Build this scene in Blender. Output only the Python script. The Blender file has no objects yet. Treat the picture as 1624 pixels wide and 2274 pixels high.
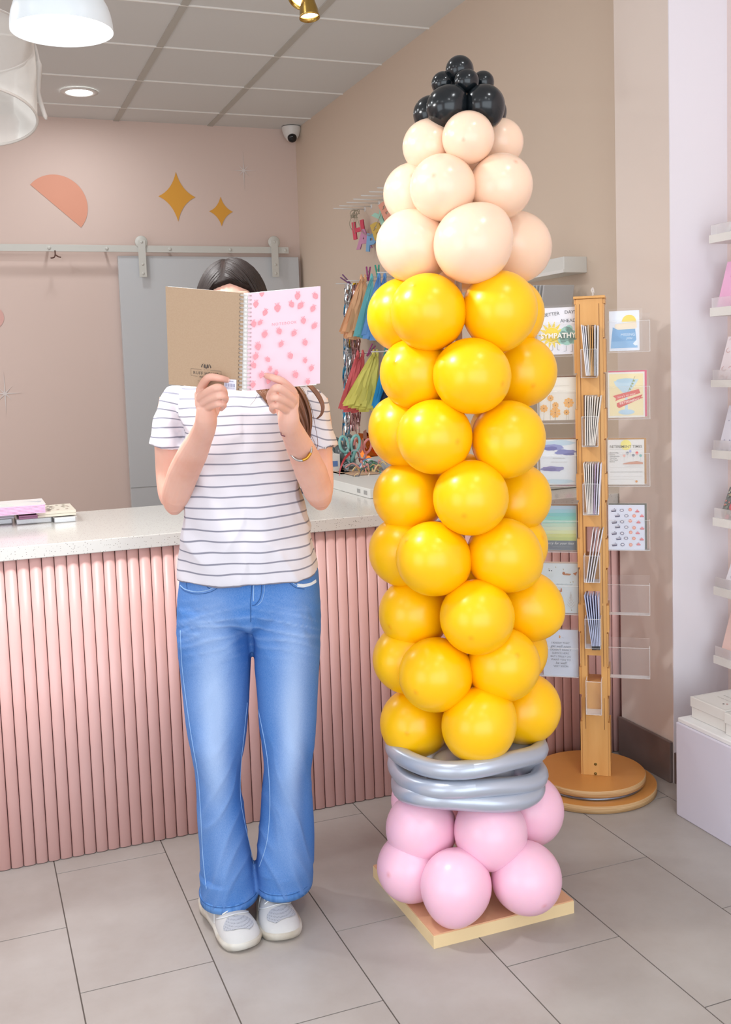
import bpy, bmesh, math, random
import numpy as np
from mathutils import Vector, Matrix, noise
random.seed(7)
C = bpy.context.scene.collection
sc = bpy.context.scene
# ------------------------------------------------------------------ camera
H = 1.342                                  # camera height above the floor
F_PX, CX, CY = 2299.62, 812.0, 1038.68     # focal length and principal point for a 1624x2274 frame
PITCH, YAW, ROLL = 9.27103449e-02, -3.69395297e-01, -3.47376143e-02
def w2c():
    cy, sy = math.cos(YAW), math.sin(YAW); cp, sp = math.cos(PITCH), math.sin(PITCH); cr, sr = math.cos(ROLL), math.sin(ROLL)
    Y = np.array([[cy, sy, 0], [-sy, cy, 0], [0, 0, 1.]])
    X = np.array([[1, 0, 0], [0, cp, -sp], [0, sp, cp]])
    Z = np.array([[cr, -sr, 0], [sr, cr, 0], [0, 0, 1.]])
    return Z @ X @ np.array([[1, 0, 0], [0, 0, -1], [0, 1, 0.]]) @ Y
M = w2c()
CAMP = np.array([0, 0, H])
def ray(x, y): return M.T @ np.array([(x - CX) / F_PX, (y - CY) / F_PX, 1.0])
def at(x, y, D): return Vector(CAMP + ray(x, y) * D)            # point of a pixel at an optical depth
def at_plane(x, y, p0, n):
    d = ray(x, y); n = np.array(n); t = n.dot(np.array(p0) - CAMP) / n.dot(d); return Vector(CAMP + d * t)
def at_x(x, y, X): return at_plane(x, y, (X, 0, 0), (1, 0, 0))
def at_y(x, y, Y): return at_plane(x, y, (0, Y, 0), (0, 1, 0))
def at_z(x, y, Z): return at_plane(x, y, (0, 0, Z), (0, 0, 1))
def px(P):
    c = M @ (np.array(P) - CAMP); return CX + F_PX * c[0] / c[2], CY + F_PX * c[1] / c[2]
cam = bpy.data.objects.new('camera', bpy.data.cameras.new('camera')); C.objects.link(cam)
cam.location = (0, 0, H)
R3 = Matrix(((M[0][0], -M[1][0], -M[2][0]), (M[0][1], -M[1][1], -M[2][1]), (M[0][2], -M[1][2], -M[2][2])))
cam.rotation_euler = R3.to_euler()
cam.data.sensor_fit = 'VERTICAL'; cam.data.sensor_height = 24; cam.data.sensor_width = 24
cam.data.lens = 24 * F_PX / 2274
cam.data.shift_y = -(1137 - CY) / 2274
cam.data.clip_start = 0.05
sc.camera = cam
# ------------------------------------------------------------------ light and exposure
sc.view_settings.view_transform = 'Standard'; sc.view_settings.look = 'None'
sc.view_settings.gamma = 1; sc.view_settings.use_curve_mapping = False
sc.view_settings.exposure = 0.2
sc.cycles.max_bounces = 8; sc.cycles.diffuse_bounces = 5; sc.cycles.transparent_max_bounces = 24
sc.cycles.use_denoising = True
w = bpy.data.worlds.new('world'); sc.world = w; w.use_nodes = True
w.node_tree.nodes['Background'].inputs[0].default_value = (0.85, 0.92, 1.0, 1)
w.node_tree.nodes['Background'].inputs[1].default_value = 1.2
def area(name, loc, rot, sx, sy, e, col=(1, 1, 1), shape='RECTANGLE', spread=math.pi):
    l = bpy.data.lights.new(name, 'AREA'); l.shape = shape; l.size = sx; l.size_y = sy; l.energy = e; l.color = col
    try: l.spread = spread
    except Exception: pass
    o = bpy.data.objects.new(name, l); C.objects.link(o); o.location = loc; o.rotation_euler = rot; return o
WIN_E, DOWN_E, BULB_E = 66, 18.0, 12
area('shop_window_daylight', (-0.15, -1.78, 1.36), (math.radians(90), 0, 0), 4.2, 2.5, WIN_E, (0.86, 0.94, 1.0))
area('side_fill_light', (-2.66, 0.55, 1.25), (math.radians(90), 0, math.radians(-90)), 2.2, 2.1, 26, (0.86, 0.93, 1.0))  # unseen side light added to brighten the plinth and pillar sides
# ------------------------------------------------------------------ helpers
XF = {}
def srgb(h):
    if isinstance(h, str):
        h = h.lstrip('#'); c = [int(h[i:i + 2], 16) / 255 for i in (0, 2, 4)]
    else: c = [x / 255 for x in h]
    return tuple(x / 12.92 if x <= .04045 else ((x + .055) / 1.055) ** 2.4 for x in c) + (1,)
MATS = {}
def mat(name, col, rough=.5, metal=0, spec=.5, **k):
    if name in MATS: return MATS[name]
    m = bpy.data.materials.new(name); m.use_nodes = True; MATS[name] = m
    b = m.node_tree.nodes['Principled BSDF']
    b.inputs['Base Color'].default_value = srgb(col); b.inputs['Roughness'].default_value = rough
    b.inputs['Metallic'].default_value = metal; b.inputs['Specular IOR Level'].default_value = spec
    for kk, v in k.items(): b.inputs[kk.replace('_', ' ')].default_value = v
    return m
def nd(m, t, **k):
    n = m.node_tree.nodes.new(t)
    for a, v in k.items(): setattr(n, a, v)
    return n
def ln(m, a, b): m.node_tree.links.new(a, b)
def bsdf(m): return m.node_tree.nodes['Principled BSDF']
def noise_col(m, c2, scale=8, fac=(.35, .65), detail=4, coord='Object', stretch=(1, 1, 1)):
    b = bsdf(m); tc = nd(m, 'ShaderNodeTexCoord'); mp = nd(m, 'ShaderNodeMapping'); mp.inputs['Scale'].default_value = stretch
    no = nd(m, 'ShaderNodeTexNoise'); no.inputs['Scale'].default_value = scale; no.inputs['Detail'].default_value = detail
    r = nd(m, 'ShaderNodeMapRange'); r.inputs[1].default_value = fac[0]; r.inputs[2].default_value = fac[1]
    mx = nd(m, 'ShaderNodeMix', data_type='RGBA'); c1 = tuple(b.inputs['Base Color'].default_value)
    mx.inputs[6].default_value = c1; mx.inputs[7].default_value = srgb(c2)
    ln(m, tc.outputs[coord], mp.inputs[0]); ln(m, mp.outputs[0], no.inputs['Vector']); ln(m, no.outputs[0], r.inputs[0])
    ln(m, r.outputs[0], mx.inputs[0]); ln(m, mx.outputs[2], b.inputs['Base Color']); return mx
def bump(m, scale, strength, dist=.001, detail=3, stretch=(1, 1, 1)):
    b = bsdf(m); tc = nd(m, 'ShaderNodeTexCoord'); mp = nd(m, 'ShaderNodeMapping'); mp.inputs['Scale'].default_value = stretch
    no = nd(m, 'ShaderNodeTexNoise'); no.inputs['Scale'].default_value = scale; no.inputs['Detail'].default_value = detail
    bp = nd(m, 'ShaderNodeBump'); bp.inputs['Strength'].default_value = strength; bp.inputs['Distance'].default_value = dist
    ln(m, tc.outputs['Object'], mp.inputs[0]); ln(m, mp.outputs[0], no.inputs['Vector']); ln(m, no.outputs[0], bp.inputs['Height']); ln(m, bp.outputs[0], b.inputs['Normal'])
def clear(name, tint='#ffffff', a=.1, rough=.05):
    if name in MATS: return MATS[name]
    m = bpy.data.materials.new(name); m.use_nodes = True; MATS[name] = m; nt = m.node_tree; nt.nodes.clear()
    o = nd(m, 'ShaderNodeOutputMaterial'); t = nd(m, 'ShaderNodeBsdfTransparent'); g = nd(m, 'ShaderNodeBsdfPrincipled')
    g.inputs['Base Color'].default_value = srgb(tint); g.inputs['Roughness'].default_value = rough
    t.inputs[0].default_value = (1, 1, 1, 1)
    fr = nd(m, 'ShaderNodeFresnel'); fr.inputs[0].default_value = 1.3; ad = nd(m, 'ShaderNodeMath', operation='ADD'); ad.inputs[1].default_value = a
    mx = nd(m, 'ShaderNodeMixShader'); ln(m, fr.outputs[0], ad.inputs[0]); ln(m, ad.outputs[0], mx.inputs[0])
    ln(m, t.outputs[0], mx.inputs[1]); ln(m, g.outputs[0], mx.inputs[2]); ln(m, mx.outputs[0], o.inputs[0]); return m
def emis(name, col, s):
    if name in MATS: return MATS[name]
    m = mat(name, col); b = bsdf(m); b.inputs['Emission Color'].default_value = srgb(col); b.inputs['Emission Strength'].default_value = s; return m
def frame_from(z, up=Vector((0, 0, 1))):
    z = z.normalized(); x = up.cross(z)
    if x.length < 1e-5: x = Vector((1, 0, 0)).cross(z)
    x.normalize(); y = z.cross(x); return x, y, z
class MB:
    def __init__(s): s.v = []; s.f = []; s.mi = []; s.cur = 0; s.flat = []
    def add(s, vs, fs, flat=False):
        o = len(s.v); s.v += [Vector(q) for q in vs]; s.f += [tuple(i + o for i in q) for q in fs]
        s.mi += [s.cur] * len(fs); s.flat += [flat] * len(fs); return s
    def box(s, c, d, R=None, bevel=0):
        c = Vector(c); x, y, z = [q / 2 for q in d]
        if bevel:
            b = min(bevel, x, y, z)*.999
            bm = bmesh.new(); bmesh.ops.create_cube(bm, size=1)
            for q in bm.verts: q.co = Vector((q.co.x * d[0], q.co.y * d[1], q.co.z * d[2]))
            bmesh.ops.bevel(bm, geom=bm.edges[:], offset=b, segments=2, affect='EDGES', profile=.5)
            bm.verts.index_update(); vs = [q.co.copy() for q in bm.verts]; fs = [[q.index for q in f.verts] for f in bm.faces]; bm.free()
        else:
            vs = [Vector((a, b_, c_)) for a in (-x, x) for b_ in (-y, y) for c_ in (-z, z)]
            fs = [(0, 1, 3, 2), (4, 6, 7, 5), (0, 4, 5, 1), (2, 3, 7, 6), (0, 2, 6, 4), (1, 5, 7, 3)]
        if R is not None: vs = [R @ q for q in vs]
        return s.add([q + c for q in vs], fs, True)
    def loft(s, rings, cap=True, closed=True, flat=False):
        n = len(rings[0]); vs = [p for r in rings for p in r]; fs = []
        for i in range(len(rings) - 1):
            for j in range(n if closed else n - 1):
                a = i * n + j; b = i * n + (j + 1) % n; fs.append((a, b, b + n, a + n))
        if cap and closed: fs += [tuple(range(n))[::-1], tuple((len(rings) - 1) * n + j for j in range(n))]
        return s.add(vs, fs, flat)
    def tube(s, pts, r, n=10, cap=True, closed=False, sq=1.0, up=Vector((0, 0, 1))):
        pts = [Vector(p) for p in pts]; N = len(pts); rr = r if isinstance(r, (list, tuple)) else [r] * N
        rings = []; px_ = None
        for i, p in enumerate(pts):
            a = pts[(i - 1) % N] if (closed or i > 0) else p; b = pts[(i + 1) % N] if (closed or i < N - 1) else p
            t = (b - a).normalized() if (b - a).length > 1e-9 else Vector((0, 0, 1))
            if px_ is None: x, y, _ = frame_from(t, up)
            else:
                x = px_ - t * px_.dot(t); x.normalize(); y = t.cross(x)
            px_ = x
            rings.append([p + (x * math.cos(k * 2 * math.pi / n) + y * sq * math.sin(k * 2 * math.pi / n)) * rr[i] for k in range(n)])
        if closed: rings.append(rings[0]); return s.loft(rings, cap=False)
        return s.loft(rings, cap=cap)
    def sph(s, c, r, nu=24, nv=16, R=None, f=None):
        c = Vector(c); r = (r, r, r) if isinstance(r, (int, float)) else r; vs = []; fs = []
        for i in range(nv + 1):
            th = math.pi * i / nv
            for j in range(nu):
                ph = 2 * math.pi * j / nu; q = Vector((math.sin(th) * math.cos(ph), math.sin(th) * math.sin(ph), math.cos(th)))
                if f: q = f(q)
                q = Vector((q.x * r[0], q.y * r[1], q.z * r[2])); vs.append((R @ q if R else q) + c)
        for i in range(nv):
            for j in range(nu):
                a = i * nu + j; b = i * nu + (j + 1) % nu
                if i == 0: fs.append((a, a + nu, b + nu))
                elif i == nv - 1: fs.append((a, a + nu, b))
                else: fs.append((a, a + nu, b + nu, b))
        return s.add(vs, fs)
    def lathe(s, c, prof, n=32, R=None, cap=False, flat=False):
        c = Vector(c); rings = []
        for r, z in prof:
            ring = [Vector((r * math.cos(k * 2 * math.pi / n), r * math.sin(k * 2 * math.pi / n), z)) for k in range(n)]
            rings.append([(R @ q if R else q) + c for q in ring])
        return s.loft(rings, cap=cap, flat=flat)
    def prism(s, poly, o, ux, uy, th):           # polygon in (ux,uy) plane at o, thickness th along ux x uy
        o = Vector(o); ux = Vector(ux); uy = Vector(uy); nz = ux.cross(uy).normalized()
        A = [o + ux * a + uy * b for a, b in poly]; B = [q + nz * th for q in A]; n = len(A)
        ar = sum(poly[i][0] * poly[(i + 1) % n][1] - poly[(i + 1) % n][0] * poly[i][1] for i in range(n))
        idx = list(range(n)) if ar > 0 else list(range(n))[::-1]
        fs = [tuple(idx[::-1]), tuple(i + n for i in idx)]
        for k in range(n):
            a, b = idx[k], idx[(k + 1) % n]; fs.append((a, b, b + n, a + n))
        return s.add(A + B, fs, True)
    def mesh(s, name, mats, inv=None):
        me = bpy.data.meshes.new(name)
        vs = [tuple(inv @ q) if inv else tuple(q) for q in s.v]
        me.from_pydata(vs, [], s.f); mats = mats if isinstance(mats, (list, tuple)) else [mats]
        for m in mats: me.materials.append(m)
        me.polygons.foreach_set('material_index', s.mi)
        me.polygons.foreach_set('use_smooth', [not q for q in s.flat]); me.update(); return me
def part(name, mb, mats, parent=None, local=False):
    inv = None
    if parent is not None and not local: inv = XF[parent.name].inverted()
    me = mb.mesh(name, mats, inv); o = bpy.data.objects.new(name, me); C.objects.link(o)
    if parent is not None: o.parent = parent; XF[o.name] = XF[parent.name]
    else: XF[o.name] = Matrix.Identity(4)
    return o
def meta(o, label=None, cat=None, group=None, kind=None):
    if label: o['label'] = label
    if cat: o['category'] = cat
    if group: o['group'] = group
    if kind: o['kind'] = kind
    return o
def thing(name, label, cat, loc=(0, 0, 0), rotz=0, group=None):
    o = bpy.data.objects.new(name, None); C.objects.link(o); o.location = loc; o.rotation_euler = (0, 0, rotz); o.empty_display_size = .05
    XF[o.name] = Matrix.Translation(Vector(loc)) @ Matrix.Rotation(rotz, 4, 'Z'); return meta(o, label, cat, group)
def single(name, mb, mats, label, cat, loc=None, group=None, rotz=0):
    loc = Vector(loc) if loc is not None else sum(mb.v, Vector()) / len(mb.v)
    X = Matrix.Translation(loc) @ Matrix.Rotation(rotz, 4, 'Z')
    me = mb.mesh(name, mats, X.inverted()); o = bpy.data.objects.new(name, me); C.objects.link(o); o.location = loc; o.rotation_euler = (0, 0, rotz)
    XF[o.name] = X; return meta(o, label, cat, group)
def struct(name, mb, m, parent=None):
    o = part(name, mb, m, parent)
    if parent is None: o['kind'] = 'structure'
    return o
def dup(root, loc, rotz=0, label=None, group=None):
    r = root.copy(); C.objects.link(r); r.location = loc; r.rotation_euler = (0, 0, rotz)
    XF[r.name] = Matrix.Translation(Vector(loc)) @ Matrix.Rotation(rotz, 4, 'Z')
    if label: r['label'] = label
    if group: r['group'] = group
    for ch in list(root.children):
        c = ch.copy(); C.objects.link(c); c.parent = r; XF[c.name] = XF[r.name]
        for g in ch.children:
            d = g.copy(); C.objects.link(d); d.parent = c; XF[d.name] = XF[r.name]
    return r
def smooth_pts(pts, k=6, closed=False):
    pts = [Vector(p) for p in pts]; out = []; n = len(pts)
    for i in range(n if closed else n - 1):
        p0 = pts[(i - 1) % n] if (closed or i > 0) else pts[i]; p1 = pts[i]; p2 = pts[(i + 1) % n]; p3 = pts[(i + 2) % n] if (closed or i < n - 2) else p2
        for j in range(k):
            t = j / k; out.append(.5 * ((2 * p1) + (p2 - p0) * t + (2 * p0 - 5 * p1 + 4 * p2 - p3) * t * t + (3 * p1 - p0 - 3 * p2 + p3) * t ** 3))
    if not closed: out.append(pts[-1])
    return out
def lerp_list(vals, k):                      # same density as smooth_pts
    out = []
    for i in range(len(vals) - 1):
        for j in range(k): t = j / k; out.append(vals[i] * (1 - t) + vals[i + 1] * t)
    out.append(vals[-1]); return out
def text(mb, s, o, ux, uy, size, lift=.0003, align='CENTER', th=0.0, bold=0.0, shear=0, space=1.0):
    """adds flat lettering to a MB: o = anchor, ux/uy = unit axes of the page"""
    cu = bpy.data.curves.new('t', 'FONT'); cu.body = s; cu.size = size; cu.align_x = align; cu.align_y = 'CENTER'; cu.offset = bold; cu.shear = shear; cu.space_character = space
    cu.resolution_u = 3
    ob = bpy.data.objects.new('t', cu); C.objects.link(ob)
    me = bpy.data.meshes.new_from_object(ob.evaluated_get(bpy.context.evaluated_depsgraph_get()))
    ux = Vector(ux).normalized(); uy = Vector(uy).normalized(); nz = ux.cross(uy); o = Vector(o) + nz * lift
    mb.add([o + ux * q.co.x + uy * q.co.y for q in me.vertices], [tuple(p.vertices) for p in me.polygons], True)
    bpy.data.objects.remove(ob); bpy.data.curves.remove(cu); bpy.data.meshes.remove(me)
def remesh(o, voxel, it=4):
    md = o.modifiers.new('r', 'REMESH'); md.mode = 'VOXEL'; md.voxel_size = voxel; md.use_smooth_shade = True
    if it: s = o.modifiers.new('s', 'SMOOTH'); s.iterations = it; s.factor = .5
    me = bpy.data.meshes.new_from_object(o.evaluated_get(bpy.context.evaluated_depsgraph_get()))
    o.modifiers.clear(); old = o.data; o.data = me
    for m in old.materials:
        if m.name not in [x.name for x in me.materials if x]: me.materials.append(m)
    me.polygons.foreach_set('use_smooth', [True] * len(me.polygons)); bpy.data.meshes.remove(old); return o
def circ_poly(cx, cy, r, n=28, a0=0, a1=2 * math.pi, ry=None):
    ry = ry or r
    return [(cx + r * math.cos(a0 + (a1 - a0) * k / n), cy + ry * math.sin(a0 + (a1 - a0) * k / n)) for k in range(n + (0 if a1 - a0 > 6.28 else 1))]
def star4(r1, r2, k=8, pinch=.25):              # four-pointed sparkle with hollow sides
    pts = []; tips = [(0, r2), (r1, 0), (0, -r2), (-r1, 0)]
    for i in range(4):
        a = tips[i]; b = tips[(i + 1) % 4]; c = ((a[0] + b[0]) * pinch, (a[1] + b[1]) * pinch)
        for j in range(k): t = j / k; pts.append(((1 - t) ** 2 * a[0] + 2 * t * (1 - t) * c[0] + t * t * b[0], (1 - t) ** 2 * a[1] + 2 * t * (1 - t) * c[1] + t * t * b[1]))
    return pts
# ================================================================== SETTING
ZC = 2.96; BY = 6.77; WX = 2.2; NX = 2.255; PX0 = 2.04; PY0, PY1 = 2.64, 2.915; LX = -2.7; FY = -1.8
m_floor = mat('floor_tile', '#aaa4a0', .38, spec=.35)
b = bsdf(m_floor)
tc = nd(m_floor, 'ShaderNodeTexCoord'); no = nd(m_floor, 'ShaderNodeTexNoise'); no.inputs['Scale'].default_value = 3.2; no.inputs['Detail'].default_value = 9; no.inputs['Roughness'].default_value = .62
no2 = nd(m_floor, 'ShaderNodeTexNoise'); no2.inputs['Scale'].default_value = 45; no2.inputs['Detail'].default_value = 4
rp = nd(m_floor, 'ShaderNodeValToRGB'); rp.color_ramp.elements[0].position = .3; rp.color_ramp.elements[0].color = srgb('#9f968f'); rp.color_ramp.elements[1].position = .72; rp.color_ramp.elements[1].color = srgb('#b2ada8')
mm = nd(m_floor, 'ShaderNodeMix', data_type='RGBA'); mm.inputs[0].default_value = .15; mm.inputs[7].default_value = srgb('#b3afab')
at_ = nd(m_floor, 'ShaderNodeMapRange'); at_.inputs[3].default_value = .0; at_.inputs[4].default_value = .25
ln(m_floor, tc.outputs['Object'], no.inputs['Vector']); ln(m_floor, tc.outputs['Object'], no2.inputs['Vector']); ln(m_floor, no.outputs[0], rp.inputs[0]); ln(m_floor, rp.outputs[0], mm.inputs[6])
ln(m_floor, no2.outputs[0], at_.inputs[0]); ln(m_floor, at_.outputs[0], mm.inputs[0]); ln(m_floor, mm.outputs[2], b.inputs['Base Color'])
m_grout = mat('grout', '#605751', .8)
fl = MB()
X0 = .158 - .3 * 10; g = .0016; k = 0
x = X0
while x < 2.3:
    odd = int(round((x - .158) / .3)) % 2
    y = 2.862 - .6 * 9 + (0 if odd == 0 else -.3)
    while y < BY:
        x0, x1 = max(x + g, LX), min(x + .3 - g, NX); y0, y1 = max(y + g, FY), min(y + .6 - g, BY)
        if x1 > x0 and y1 > y0: fl.box(((x0 + x1) / 2, (y0 + y1) / 2, -.005), (x1 - x0, y1 - y0, .01))
        y += .6
    x += .3
fl.cur = 1; fl.box(((LX + NX) / 2, (FY + BY) / 2, -.02), (NX - LX + .2, BY - FY + .2, .037))
struct('floor', fl, [m_floor, m_grout])
m_ceil = mat('ceiling_tile', '#d9d9d7', .9, spec=.1); bump(m_ceil, 160, .15, .0008)
m_tbar = mat('ceiling_bar', '#b9b6ae', .6)
ce = MB(); ce.box(((LX + NX) / 2, (FY + BY) / 2, ZC + .03), (NX - LX + .2, BY - FY + .2, .05)); ceil = struct('ceiling', ce, m_ceil)
gb = MB(); x = 1.018 - .6 * 6
while x < WX: gb.box((x + .004, (FY + BY) / 2, ZC + .003), (.034, BY - FY, .008)); x += .6
struct('ceiling_bars', gb, m_tbar, ceil)
gb = MB(); y = 4.64 + .6 * 3
m_seam = mat('ceiling_seam', '#e8e4de', .5)
while y > FY: gb.box(((LX + WX) / 2, y, ZC + .002), (WX - LX, .007, .008)); y -= .6
struct('ceiling_seams', gb, m_seam, ceil)
m_wback = mat('pink_beige_paint', '#d8c3b9', .75, spec=.25); bump(m_wback, 60, .12, .0008)
m_wright = mat('warm_beige_paint', '#d6c4b2', .7, spec=.3); bump(m_wright, 60, .12, .0008)
m_wpil = mat('pillar_paint', '#ded0c6', .6, spec=.3)
m_wnear = mat('blush_paint', '#e9d7d2', .6, spec=.3)
m_wwhite = mat('white_wall_and_lit_face', '#e9e4ea', .6, spec=.3)  # plain white on the front wall; on the pillar front, painted-in window light
mb = MB().box(((LX + WX) / 2, BY + .05, ZC / 2), (WX - LX + .2, .1, ZC + .1)); struct('wall_back', mb, m_wback)
mb = MB().box((WX + .05, (PY1 + BY) / 2, ZC / 2), (.1, BY - PY1 + .1, ZC + .1)); struct('wall_right', mb, m_wright)
# pillar side faces the room; whiter front panel has window light painted in
pl = MB(); pl.box(((PX0 + WX + .1) / 2, (PY0 + PY1) / 2, ZC / 2), (WX + .1 - PX0, PY1 - PY0, ZC)); struct('wall_pillar', pl, m_wpil)
pf = MB(); pf.box(((PX0 + NX) / 2, PY0 - .002, ZC / 2), (NX - PX0, .004, ZC)); struct('pillar_lit_face', pf, m_wwhite)
mb = MB().box((NX + .05, (FY + PY0) / 2, ZC / 2), (.1, PY0 - FY, ZC + .1)); struct('wall_near', mb, m_wnear)
mb = MB()
for y0_, y1_, z0_, z1_ in [(FY, -.6, 0, ZC), (1.7, BY, 0, ZC), (-.6, 1.7, 0, .15), (-.6, 1.7, 2.35, ZC)]: mb.box((LX - .05, (y0_ + y1_) / 2, (z0_ + z1_) / 2), (.1, y1_ - y0_, z1_ - z0_))
struct('wall_left', mb, m_wback)  # opening added out of view for the side fill light
mb = MB()
for Y_ in (-.57, .55, 1.67): mb.box((LX - .05, Y_, 1.25), (.05, .05, 2.2))
for Z_ in (.175, 2.325): mb.box((LX - .05, .55, Z_), (.05, 2.3, .05))
struct('added_side_window', mb, mat('window_metal', '#4a4a4a', .4))  # unseen frame added around the side fill light
mb = MB()
for c, d in [((-.2, FY - .05, .04), (5.1, .1, .08)), ((-.2, FY - .05, 2.84), (5.1, .1, .25)), ((-2.5, FY - .05, 1.5), (.4, .1, 2.9)), ((2.13, FY - .05, 1.5), (.3, .1, 2.9))]: mb.box(c, d)
struct('wall_front', mb, m_wwhite)
mb = MB()
for X in (-2.3, -.9, .5, 1.96): mb.box((X, FY - .03, 1.4), (.05, .05, 2.64))
struct('window_1', mb, mat('window_metal', '#4a4a4a', .4))
m_bb = mat('dark_skirting_tile', '#7d6d68', .3); noise_col(m_bb, '#6c5d59', 5, coord='Object')
mb = MB(); mb.box((PX0 - .007, (PY0 + PY1 + .005) / 2, .0675), (.012, PY1 - PY0 + .005, .135), bevel=.003); struct('baseboard_right', mb, m_bb)
mb = MB(); mb.box(((PX0 + NX) / 2, PY0 - .009, .05), (NX - PX0, .01, .1)); struct('baseboard_pillar', mb, m_bb)

# ---- wall decals on the back wall
def wall_poly(name, pix, m, label, cat='wall decal'):
    P = [at_y(x_, y_, BY) for x_, y_ in pix]; o = P[0]
    mb = MB().prism([(p.x - o.x, p.z - o.z) for p in P], (o.x, BY - .002, o.z), (1, 0, 0), (0, 0, 1), .0015)
    return single(name, mb, m, label, cat)
m_coral = mat('coral_vinyl', '#dc9a80', .6); m_gold = mat('mustard_vinyl', '#de9f38', .6); m_wline = mat('pale_vinyl', '#dcd3cf', .6)
c = at_y(131, 462, BY)
a = at_y(67, 410, BY); bq = at_y(180, 505, BY); ctr = (a + bq) / 2; rad = (a - bq).length / 2
ang = math.atan2(a.z - bq.z, a.x - bq.x)
mb = MB().prism([(rad * math.cos(ang - math.pi * t / 40), rad * math.sin(ang - math.pi * t / 40)) for t in range(41)], (ctr.x, BY - .002, ctr.z), (1, 0, 0), (0, 0, 1), .0015)
single('wall_decal', mb, m_coral, 'coral half circle on the pink back wall above the door rail', 'wall decal')
for (cx_, cy_, l, r, t, bt, lab) in [(393, 437, 352, 434, 385, 494, 'larger mustard four-pointed star on the back wall'), (491, 470, 465, 518, 438, 503, 'smaller mustard four-pointed star on the back wall, right of the larger one')]:
    cc = at_y(cx_, cy_, BY); w2 = (at_y(r, cy_, BY) - at_y(l, cy_, BY)).length / 2; h2 = (at_y(cx_, t, BY) - at_y(cx_, bt, BY)).length / 2
    mb = MB().prism(star4(w2, h2), (cc.x, BY - .002, cc.z), (1, 0, 0), (0, 0, 1), .0015); single('wall_decal', mb, m_gold, lab, 'wall decal')
for cx_, cy_, hh, ww, lab in [(541, 379, .12, .085, 'thin pale eight-ray sparkle on the back wall beside the mustard stars'), (11, 874, .135, .1, 'thin pale eight-ray sparkle low on the back wall above the counter')]:
    cc = at_y(cx_, cy_, BY); mb = MB()
    for a_, L_ in [(0, ww), (90, hh), (45, ww * .6), (135, ww * .6)]:
        A = math.radians(a_); d = (math.cos(A), math.sin(A)); n_ = (-d[1] * .004, d[0] * .004)
        mb.prism([(-d[0] * L_, -d[1] * L_), (n_[0], n_[1]), (d[0] * L_, d[1] * L_), (-n_[0], -n_[1])], (cc.x, BY - .002 - a_ * 1e-6, cc.z), (1, 0, 0), (0, 0, 1), .0012)
    single('wall_decal', mb, m_wline, lab, 'wall decal')
cc = at_y(-18, 705, BY); mb = MB().prism(circ_poly(0, 0, .07), (cc.x, BY - .002, cc.z), (1, 0, 0), (0, 0, 1), .0015)
single('wall_decal', mb, mat('dusty_pink_vinyl', '#d9a9a0', .6), 'pink round dot cut by the left edge of the photo, under the rail', 'wall decal')

# ---- barn door, its rail
m_rail = mat('rail_white', '#c9c8c1', .45); m_door = mat('door_white', '#c3c5c7', .55); bump(m_door, 30, .1, .001, stretch=(1, 1, .1))
dy = BY - .05
d0 = at_y(262, 568, dy - .02); d1 = at_y(663, 572, dy - .02)
mb = MB().box(((d0.x + d1.x) / 2, dy, (d0.z + .02) / 2), (d1.x - d0.x, .04, d0.z - .02), bevel=.002)
zj = at_y(290, 1083, dy).z
door = struct('door_1', mb, m_door)
mb = MB().box(((d0.x + d1.x) / 2, dy - .0205, zj), (d1.x - d0.x, .002, .005)); struct('panel_joint', mb, mat('joint_grey', '#9fa1a1', .6), door)
ry = BY - .09
r0 = at_y(-30, 549.5, ry); r1 = at_y(641, 557, ry)
rail = thing('door_rail', 'long flat pale metal rail of the sliding door, across the back wall', 'rail', (r0.x, ry, r0.z))
zr = (at_y(300, 552.5, ry).z)
part('bar', MB().box(((r0.x - .6 + r1.x) / 2, ry, zr), (r1.x - r0.x + .6, .008, .042), bevel=.001), m_rail, rail)
for xp in (109, 237, 377, 511, 633):
    p = at_y(xp, 551, ry); q = MB(); q.lathe((p.x, ry - .004, zr), [(0, -.006), (.008, -.006), (.011, -.002), (.011, .0)], 12, R=Matrix.Rotation(math.radians(-90), 3, 'X')); q.tube([(p.x, ry, zr), (p.x, BY, zr)], .008); part('bolt', q, m_rail, rail)
for xp in (315, 610):
    p = at_y(xp, 552, ry - .012); hb = MB()
    zt = at_y(xp, 538, ry).z; zb = at_y(xp, 612, ry).z
    hb.box((p.x, ry - .014, (zt + zb) / 2), (.046, .006, zt - zb + .02), bevel=.001)
    hg = struct('hanger_strap', hb, m_rail, door)
    q = MB(); q.lathe((p.x, ry - .004, zt), [(0, -.009), (.036, -.009), (.04, -.004), (.04, .006), (0, .006)], 24, R=Matrix.Rotation(math.radians(-90), 3, 'X')); struct('wheel', q, m_rail, hg)
    for zz in (zt, zb + .07, zb + .012):
        q = MB(); q.sph((p.x, ry - .018, zz), (.009, .004, .009), 10, 8); struct('bolt', q, m_rail, hg)
p = at_y(122, 560, ry)
hk = MB(); hk.tube(smooth_pts([(p.x, ry - .006, p.z + .01), (p.x, ry - .008, p.z - .015), (p.x - .01, ry - .03, p.z - .035), (p.x - .03, ry - .04, p.z - .04)], 5), .004)
hk.tube(smooth_pts([(p.x, ry - .008, p.z - .015), (p.x + .015, ry - .03, p.z - .03), (p.x + .03, ry - .04, p.z - .035)], 5), .004)
single('coat_hook', hk, mat('brown_metal', '#5a3a30', .5), 'small brown double hook hanging from the door rail', 'hook')
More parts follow.
